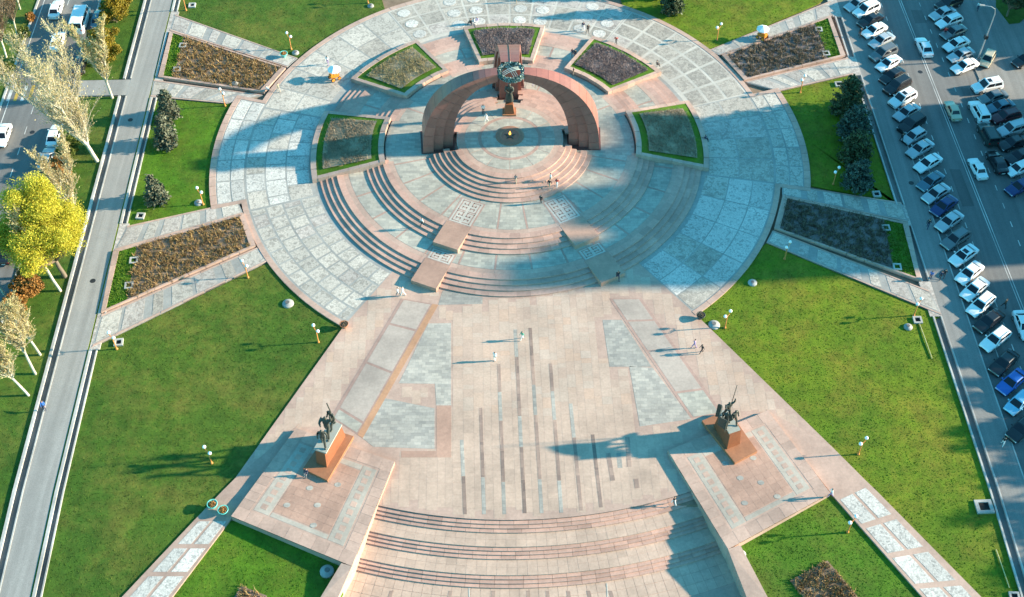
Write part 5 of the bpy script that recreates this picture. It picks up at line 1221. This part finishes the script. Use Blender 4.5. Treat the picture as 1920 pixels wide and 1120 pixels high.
ROW = [  # kerbside diagonal row, far to near
 (1607, 3, 'wagon', 'silver'), (1624, 14, 'suv', 'white'), (1632, 33, 'sedan', 'black'), (1639, 52, 'sedan', 'white'), (1653, 71, 'sedan', 'silver'), (1656, 96, 'suv', 'grey'), (1666, 114, 'sedan', 'white'), (1673, 137, 'sedan', 'black'), (1682, 157, 'suv', 'black'),
 (1692, 181, 'suv', 'white'), (1700, 206, 'sedan', 'silver'), (1709, 228, 'suv', 'black'), (1714, 250, 'hatch', 'silver'), (1725, 274, 'sedan', 'silver'), (1740, 301, 'sedan', 'white'), (1745, 335, 'sedan', 'bluegrey'), (1755, 358, 'sedan', 'silver'), (1770, 381, 'sedan', 'navy'),
 (1780, 410, 'sedan', 'silver'), (1792, 443, 'wagon', 'grey'), (1807, 474, 'sedan', 'white'), (1818, 507, 'sedan', 'white'), (1828, 537, 'sedan', 'white'), (1840, 566, 'wagon', 'white'), (1855, 597, 'sedan', 'black'), (1867, 631, 'wagon', 'white'), (1883, 675, 'sedan', 'black'),
 (1898, 711, 'sedan', 'blue'), (1910, 750, 'hatch', 'lightblue'), (1917, 798, 'sedan', 'black')]
KN = dict(sedan='sedan', suv='sport utility car', hatch='hatchback', wagon='estate car', old='old boxy sedan', jeep='off-road car', van='minibus')
CN = dict(white='white', silver='silver', grey='grey', black='black', bluegrey='blue-grey', navy='dark blue', blue='bright blue', lightblue='pale blue', beige='beige', darkred='dark red', darkgreen='very dark green')
for i, (a, b, k, c) in enumerate(ROW):
    x, y = P(a+1, b+2, .75)
    hd = R(213+8*i/len(ROW)+random.uniform(-2.5, 2.5))
    car(k, c, x, y, hd, '%s %s, %s from the far end of the kerbside row' % (CN[c], KN[k], ORD[i]), 'cars parked diagonally along the sidewalk', sunroof=i in (9, 20))
ROW2 = [(1768, 21, 'sedan', 'silver'), (1781, 36, 'wagon', 'white'), (1789, 56, 'sedan', 'grey'), (1794, 79, 'sedan', 'white'), (1803, 99, 'sedan', 'silver'), (1810, 120, 'sedan', 'white')]
for i, (a, b, k, c) in enumerate(ROW2):
    x, y = P(a, b+1, .75); car(k, c, x, y, R(208+random.uniform(-3, 3)), '%s %s, %s from far end of row left of street lamp' % (CN[c], KN[k], ORD[i]), 'cars parked across the road, far row')
ROW3 = [(1852, 158, 'suv', 'white'), (1863, 178, 'sedan', 'grey'), (1876, 196, 'sedan', 'bluegrey'), (1887, 214, 'wagon', 'darkred'), (1899, 239, 'suv', 'silver'), (1901, 264, 'sedan', 'black'), (1913, 289, 'sedan', 'black'), (1912, 312, 'hatch', 'white'), (1914, 346, 'sedan', 'navy')]
for i, (a, b, k, c) in enumerate(ROW3):
    x, y = P(a, b+1, .75); car(k, c, x, y, R(198+12*i/9+random.uniform(-3, 3)), '%s %s, %s from far end of row nearer than street lamp' % (CN[c], KN[k], ORD[i]), 'cars parked across the road, near row', sunroof=i == 0)
along = UA+math.pi/2
SING = [(1734, 84, 'sedan', 'white', along+.06, 'white sedan driving alone beside the double centre line'), (1788, 203, 'old', 'beige', along+.05, 'beige old boxy sedan driving beside the centre line'), (1837, 206, 'suv', 'white', along+.1, 'white sport utility car stopped in the right lane beside parked cars'),
        (1853, 249, 'jeep', 'darkgreen', along+.08, 'dark green off-road car with spare wheel in the right lane'), (1871, 300, 'sedan', 'black', along+.12, 'black sedan in the right lane ahead of the blue one'), (1835, 312, 'old', 'white', along+.1, 'white old boxy sedan in the shaded lane'),
        (1853, 106, 'hatch', 'beige', R(238), 'beige hatchback parked beside the foot of the street lamp'), (1780, 3, 'suv', 'black', R(208), 'black sport utility car at the top edge beyond the far row'), (1924, 108, 'sedan', 'black', R(210), 'black sedan at the right edge of the parking ground'),
        (1921, 606, 'sedan', 'white', along+math.pi, 'white sedan at the right edge in the near lane'),
        (104, 13, 'sedan', 'white', along, 'white sedan farthest along the left road'), (151, 36, 'van', 'white', along, 'white minibus on the left road'), (107, 73, 'sedan', 'white', along, 'white sedan behind the minibus on the left road'), (183, 31, 'sedan', 'bluegrey', along, 'blue-grey sedan parked by the olive evergreens'),
        (149, 117, 'sedan', 'black', along, 'black sedan half hidden behind the slim poplar'), (163, 84, 'hatch', 'silver', along, 'silver hatchback hidden behind the slim poplar top'), (4, 250, 'sedan', 'white', along+math.pi, 'white car cut by the left edge below the zebra crossing'), (101, 250, 'sedan', 'white', along, 'white sedan parked under the big pale poplar'),
        (86, 294, 'sedan', 'silver', along, 'silver sedan parked above the orange shrub on the left road'), (12, 467, 'sedan', 'black', along, 'black sedan beside the yellow tree at the left edge')]
for a, b, k, c, h, lab in SING:
    x, y = P(a, b+1, .75); car(k, c, x, y, h, lab, 'cars on the roads')

# ================================================================ TREES
def tree_root(name, x, y, label, cat, group, z=None):
    t = empty(name, (x, y, (terr(y)-.17) if z is None else z)); return tag(t, label, cat, group)
def limb(mb, p, d, l, r, n=4, wob=.12, k=5, taper=.35):
    pts = [Vector(p)]; d = Vector(d).normalized(); rs = [r]
    for i in range(n):
        d = (d+Vector((random.gauss(0, wob), random.gauss(0, wob), random.gauss(0, wob*.5)+.03))).normalized(); pts.append(pts[-1]+d*(l/n)); rs.append(r*(1-(1-taper)*(i+1)/n))
    mb.tube(pts, rs, k, False); return pts, d
def poplar(px_, py_, H, lean, spread, label, stems=2, leaf=L_POP, nleaf=5200, lsize=.24, trunkfrac=.16, wood=True):
    x, y = PT(px_, py_, -.15); t = tree_root('poplar_tree', x, y, label, 'tree', 'pale poplars'); tr = MB(); br = MB(); tips = []
    base = Vector((0, 0, -.1)); lean = Vector((*lean, 1)).normalized(); h0 = H*trunkfrac
    p, d = limb(tr, base, lean, h0, .011*H+.05, 4, .03, 8, .85); fork = p[-1]
    for s in range(stems):
        an = s*2*math.pi/stems+random.random(); dd = (lean+Vector((math.cos(an), math.sin(an), 0))*(.10+spread*.085)).normalized() if stems > 1 else lean
        Ls = (H-h0)*random.uniform(.88, 1.0); pts, _ = limb(tr, fork, dd, Ls, (.011*H+.05)*.72, 12, .03, 6, .08)
        for i in range(1, len(pts)):
            frac = i/(len(pts)-1)
            for k in range(5 if frac < .85 else 3):
                an = random.random()*6.283; side_ = Vector((math.cos(an), math.sin(an), 0)); up = random.uniform(1.4, 2.4)
                bl = spread*random.uniform(.6, 1.15)*(1.15-.75*frac)*1.5
                b0 = pts[i-1].lerp(pts[i], random.random()); bp, bd = limb(br, b0, side_+Vector((0, 0, up))+lean*.4, bl, .05+.04*(1-frac), 4, .10, 4, .3)
                tips += [(q, bd) for q in bp[1:]]
                for q in range(8):
                    an2 = random.random()*6.283; b1 = bp[random.randint(1, 4)]; tp, td = limb(br, b1, bd+Vector((math.cos(an2)*.5, math.sin(an2)*.5, .35)), bl*.5, .019, 2, .14, 3, .4); tips += [(q2, td) for q2 in tp[1:]]*2
    tr.build('trunk', BARK_W, t, True); br.build('branches', BARK_W if wood else BARK_B, t)
    P_ = np.array([p for p, _ in tips]); idx = rng.integers(len(P_), size=nleaf); nleaf = int(nleaf*1.2); idx = rng.integers(len(P_), size=nleaf); D_ = np.array([d for _, d in tips])[idx]
    c = P_[idx]+D_*rng.normal(0, spread*.13, (nleaf, 1))+rng.normal(0, spread*.028, (nleaf, 3))
    V, F = leaves(c, lsize*.40, 2.2, 0, D_+rng.normal(0, .35, D_.shape)); tag(npmesh('crown', V, F, leaf, t), kind='stuff'); return t
poplar(183, 303, 21.5, (-.28, .10), 3.4, 'big multi-stemmed poplar with pale twigs leaning over the left road', 4, L_POP, 15000, .24, .14)
poplar(211, 184, 14.5, (-.03, .03), 1.6, 'slim pale poplar beside the crossing path', 2, L_POP2, 10000, .22, .2)
poplar(149, 416, 14, (-.1, .1), 1.7, 'pale poplar behind the yellow tree, nearest the alley', 2, L_POP, 8000, .22, .16)
poplar(114, 546, 13, (-.30, .14), 1.7, 'leaning pale poplar in front of the yellow tree', 1, L_POP2, 7000, .22, .3)
poplar(76, 666, 10, (-.22, .10), 1.4, 'uppermost of three small poplars at the left edge', 2, L_POP2, 8000, .2, .28)
poplar(67, 702, 11, (-.20, .22), 1.6, 'middle of three small poplars at the left edge', 2, L_POP2, 9000, .2, .3)
poplar(54, 742, 10, (-.32, .14), 1.5, 'nearest of three small poplars at the left edge', 2, L_POP2, 8000, .2, .3)
poplar(8, 552, 10, (-.16, .1), 1.3, 'thin pale poplar cut by the left edge below the yellow tree', 1, L_POP2, 4000, .2, .35)
for i, (a, b, h, lab) in enumerate([(12, 108, 9, 'bare grey tree beyond the left road, nearest'), (32, 66, 8, 'bare grey tree beyond the left road, beside the kerb shrubs'), (6, 60, 10, 'bare grey tree at the top left edge'), (38, 18, 7, 'bare grey tree at top left near the farthest sedan')]):
    poplar(a, b, h, (.05, .1), 2.4, lab, 3, L_DRY, 1500, .14, .3, False)
def blobtree(name, x, y, H, rx, label, leaf, group, n=16000, ls=.3, trunk=.25, cat='tree', clumps=40, bark=BARK_B, z=None, lean=(0, 0), csz=.34, lobes=None):
    t = tree_root(name, x, y, label, cat, group, z); tr = MB(); h0 = H*trunk
    p, d = limb(tr, (0, 0, -.1), (lean[0], lean[1], 1), h0, .02*H+.03, 3, .04, 7, .8); br = MB(); cen = []
    for k in range(clumps):
        u = rng.normal(size=3); u /= np.linalg.norm(u); rad = rng.random()**.45
        if lobes: l_ = lobes[k % len(lobes)]; u = np.array(l_[:3])+u*rad*l_[3]; rad = 1.0
        c = Vector((u[0]*rx*rad, u[1]*rx*rad, 0))+Vector((lean[0]*H*.5, lean[1]*H*.5, h0+(H-h0)*(.5+.48*u[2]*rad))); cen.append(c)
        m_ = (p[-1]+c)/2+Vector((0, 0, -.1*H*.3)); br.tube([p[-1], m_, c], [.012*H, .007*H, .002*H], 4, False)
    tr.build('trunk', bark, t, True); br.build('branches', bark, t)
    C = np.array(cen); sz = rx*csz*(.5+.9*rng.random(len(C))); idx = rng.integers(len(C), size=n); u = rng.normal(size=(n, 3)); u /= np.linalg.norm(u, axis=1)[:, None]
    c = C[idx]+u*(sz[idx]*rng.random(n)**.4)[:, None]*np.array([1, 1, .85]); c[:, 2] = np.maximum(c[:, 2], .1)
    V, F = leaves(c, ls, 1.3); tag(npmesh('crown', V, F, leaf, t), kind='stuff'); return t
x, y = P(122, 518); blobtree('yellow_willow_tree', x, y, 14.5, 5.2, 'large bright yellow spring tree beside the alley', L_YEL, None, 150000, .115, .2, clumps=260, csz=.25, lobes=[(-.35, .2, .25, .62), (.35, -.1, .0, .55), (0, .45, .55, .5), (-.2, -.5, -.25, .5), (.55, .35, -.1, .42), (-.75, -.1, -.2, .42), (.1, -.1, .1, .6)], lean=(-.12, .05))
SHR = [(113, 330, 2.8, 1.9, L_ORG, 'orange twiggy shrub above the yellow tree by the road'), (55, 545, 2.6, 1.9, L_ORG, 'orange twiggy shrub below the yellow tree'), (28, 585, 2.3, 1.6, L_ORG, 'orange twiggy shrub at the left edge above the small poplars'), (136, 285, 3.2, 1.5, L_GRN, 'dark green shrub under the big poplar'),
       (219, 42, 4.2, 2.2, L_OLV, 'olive-yellow evergreen at top left, farther of two'), (203, 108, 5.2, 2.5, L_OLV, 'olive evergreen beside the slim poplar, nearer of two'), (236, 8, 3.0, 1.4, L_OLV, 'small olive shrub at the top beside the alley'), (48, 70, 1.8, .9, L_GRN, 'small green shrub by the left road kerb, farther'), (18, 138, 1.9, 1.0, L_GRN, 'small green shrub by the left road kerb, nearer'),
       (60, 38, 1.3, .8, L_ORG, 'small orange shrub by the left road kerb')]
for a, b, h, r_, lf, lab in SHR:
    x, y = PT(a, b, -.15); blobtree('shrub', x, y, h, r_, lab, lf, 'shrubs', int(2400*r_*r_), .17, .08, 'shrub', 34)
def conifer(px_, py_, H, rx, label, leaf, z=None, dens=1.0, ex=.62):
    x, y = PT(px_, py_, -.15); t = tree_root('conifer_tree', x, y, label, 'tree', 'conifers'); tr = MB(); tr.tube([(0, 0, -.1), (0, 0, H*.6), (0, 0, H)], [.022*H, .012*H, .01], 7, False); tr.build('trunk', BARK_B, t)
    br = MB(); cs = []; lev = int(H*2.6)
    for i in range(lev):
        f_ = (i+.3)/lev; zz = H*(.04+.95*f_); rad = rx*(1-f_)**ex*(1.0 if f_ > .08 else .9)
        for k in range(max(5, int(13*(1-f_)+4))):
            an = random.random()*6.283; l = rad*random.uniform(.72, 1.08); e_ = Vector((math.cos(an)*l, math.sin(an)*l, zz-.06*l+random.gauss(0, .1)+l*.1)); br.tube([(0, 0, zz-.05), tuple(e_)], [.03, .01], 3, False)
            m_ = int(26*dens); s = rng.random(m_)**.6; base = np.outer(s, np.array(e_)-np.array([0, 0, zz]))+np.array([0, 0, zz]); cs.append(base+rng.normal(0, .13, (m_, 3))*np.array([1, 1, .7])*(.5+s)[:, None])
    br.build('branches', BARK_B, t); c = np.concatenate(cs); V, F = leaves(c, .24, 1.6, .2); tag(npmesh('crown', V, F, leaf, t), kind='stuff'); return t
conifer(320, 222, 5.2, 1.75, 'grey-green spruce on the left lawn, farthest of three', L_SPR); conifer(314, 272, 5.6, 1.8, 'grey-green spruce on the left lawn, middle of three', L_SPR); conifer(296, 378, 4.8, 1.65, 'grey-green spruce standing alone near the lower left footpath', L_SPR)
conifer(1584, 210, 6.6, 2.7, 'dark conifer at far end of the row beside the right channel, half sunlit', L_CON, ex=.5); conifer(1597, 258, 5.8, 2.75, 'second dark conifer from the far end beside the right channel', L_CON2, ex=.45); conifer(1600, 301, 5.2, 2.6, 'third dark conifer from the far end beside the right channel', L_CON, ex=.45); conifer(1605, 350, 4.6, 2.35, 'nearest and smallest dark conifer beside the right channel', L_CON2, ex=.42)
conifer(1258, 22, 7.0, 2.0, 'dark conifer at top edge beside the round plaza', L_CON); conifer(1232, -14, 8.0, 2.4, 'dark conifer just beyond the top edge', L_CON); conifer(1214, -45, 9.0, 2.6, 'farthest dark conifer beyond the top edge', L_CON)
x, y = P(1888, 30); blobtree('broadleaf_tree', x, y, 7.0, 2.6, 'dark leafy tree in the top right parking ground', L_CON, None, 9000, .3, .2, z=-.15)

# ================================================================ BUILDINGS ACROSS THE RIGHT STREET (they shade the square)
def building(x0, x1, y0, y1, h, lab, fl_):
    t = empty('apartment_building', ((x0+x1)/2, (y0+y1)/2, -.2)); tag(t, lab, 'building', 'buildings across the street')
    w_, d_ = x1-x0, y1-y0
    MB().box((0, 0, h/2), (w_, d_, h)).build('wall', BRICKW, t); rf = MB().box((0, 0, h+.15), (w_+.6, d_+.6, .3)).build('roof', CONC, t); MB().box((0, d_*.2, h+1.1), (3, 4, 1.6)).build('roof_hut', BRICKW, rf)
    wm = fm_ = None; n = max(2, int(d_/3.4))
    for f_ in range(fl_):
        for k in range(n):
            yy = -d_/2+(k+.5)*d_/n; zz = h/fl_*(f_+.55)
            if wm is None: o = MB().box((0, 0, 0), (.12, 1.5, 1.5)).build('window', GLASSC, t); wm = o.data; s_ = MB().box((-.08, 0, -.82), (.25, 1.7, .1)).build('sill', CONC, o); fm_ = s_.data
            else: o = link('window', wm, t); link('sill', fm_, o)
            o.location = (-w_/2-.02, yy, zz)
    return t
building(90, 103, 22.8, 62, 10.4, 'low apartment block across the right street, farthest', 3)
TALL = building(90, 104, -17.4, 12.4, 26.0, 'tall apartment block across the right street that shades the plaza', 9)
for y0_, y1_, h_ in ((-17.2, -12.6, 4.6), (-12.6, -10.2, 3.2), (-8.2, -3.5, 2.6), (-3.5, -1.0, 3.6), (2.0, 6.5, 1.6)):
    MB().box((-3.5, (y0_+y1_)/2+2.5, 26.3+h_/2), (6.6, y1_-y0_, h_)).build('shadow_step_box', BRICKW, TALL)  # unseen roof boxes added to break up the edge of the cast shadow
building(90, 102, -40.6, -20.9, 10.6, 'low apartment block across the right street, second nearest', 3)
building(90, 103, -84, -41.2, 10.6, 'low apartment block across the right street, nearest', 3)
for i, (u_, v_, h_, r_) in enumerate([(73, -36.5, 7.4, 2.0), (74, -41.5, 8.2, 2.4), (73, -47, 8.4, 2.6), (74, -52.5, 8.0, 2.5), (73, -58, 8.8, 2.8), (74, -64, 8.4, 2.8), (73, -70, 8.6, 3.0)]):
    x, y = UV(u_, v_); blobtree('street_tree', x, y, h_, r_, '%s leafy street tree from the far end of the roadside row at lower right' % ORD[i], L_GRN, 'street trees across the right road', 3600, .26, .3, z=terr(y)-.15)
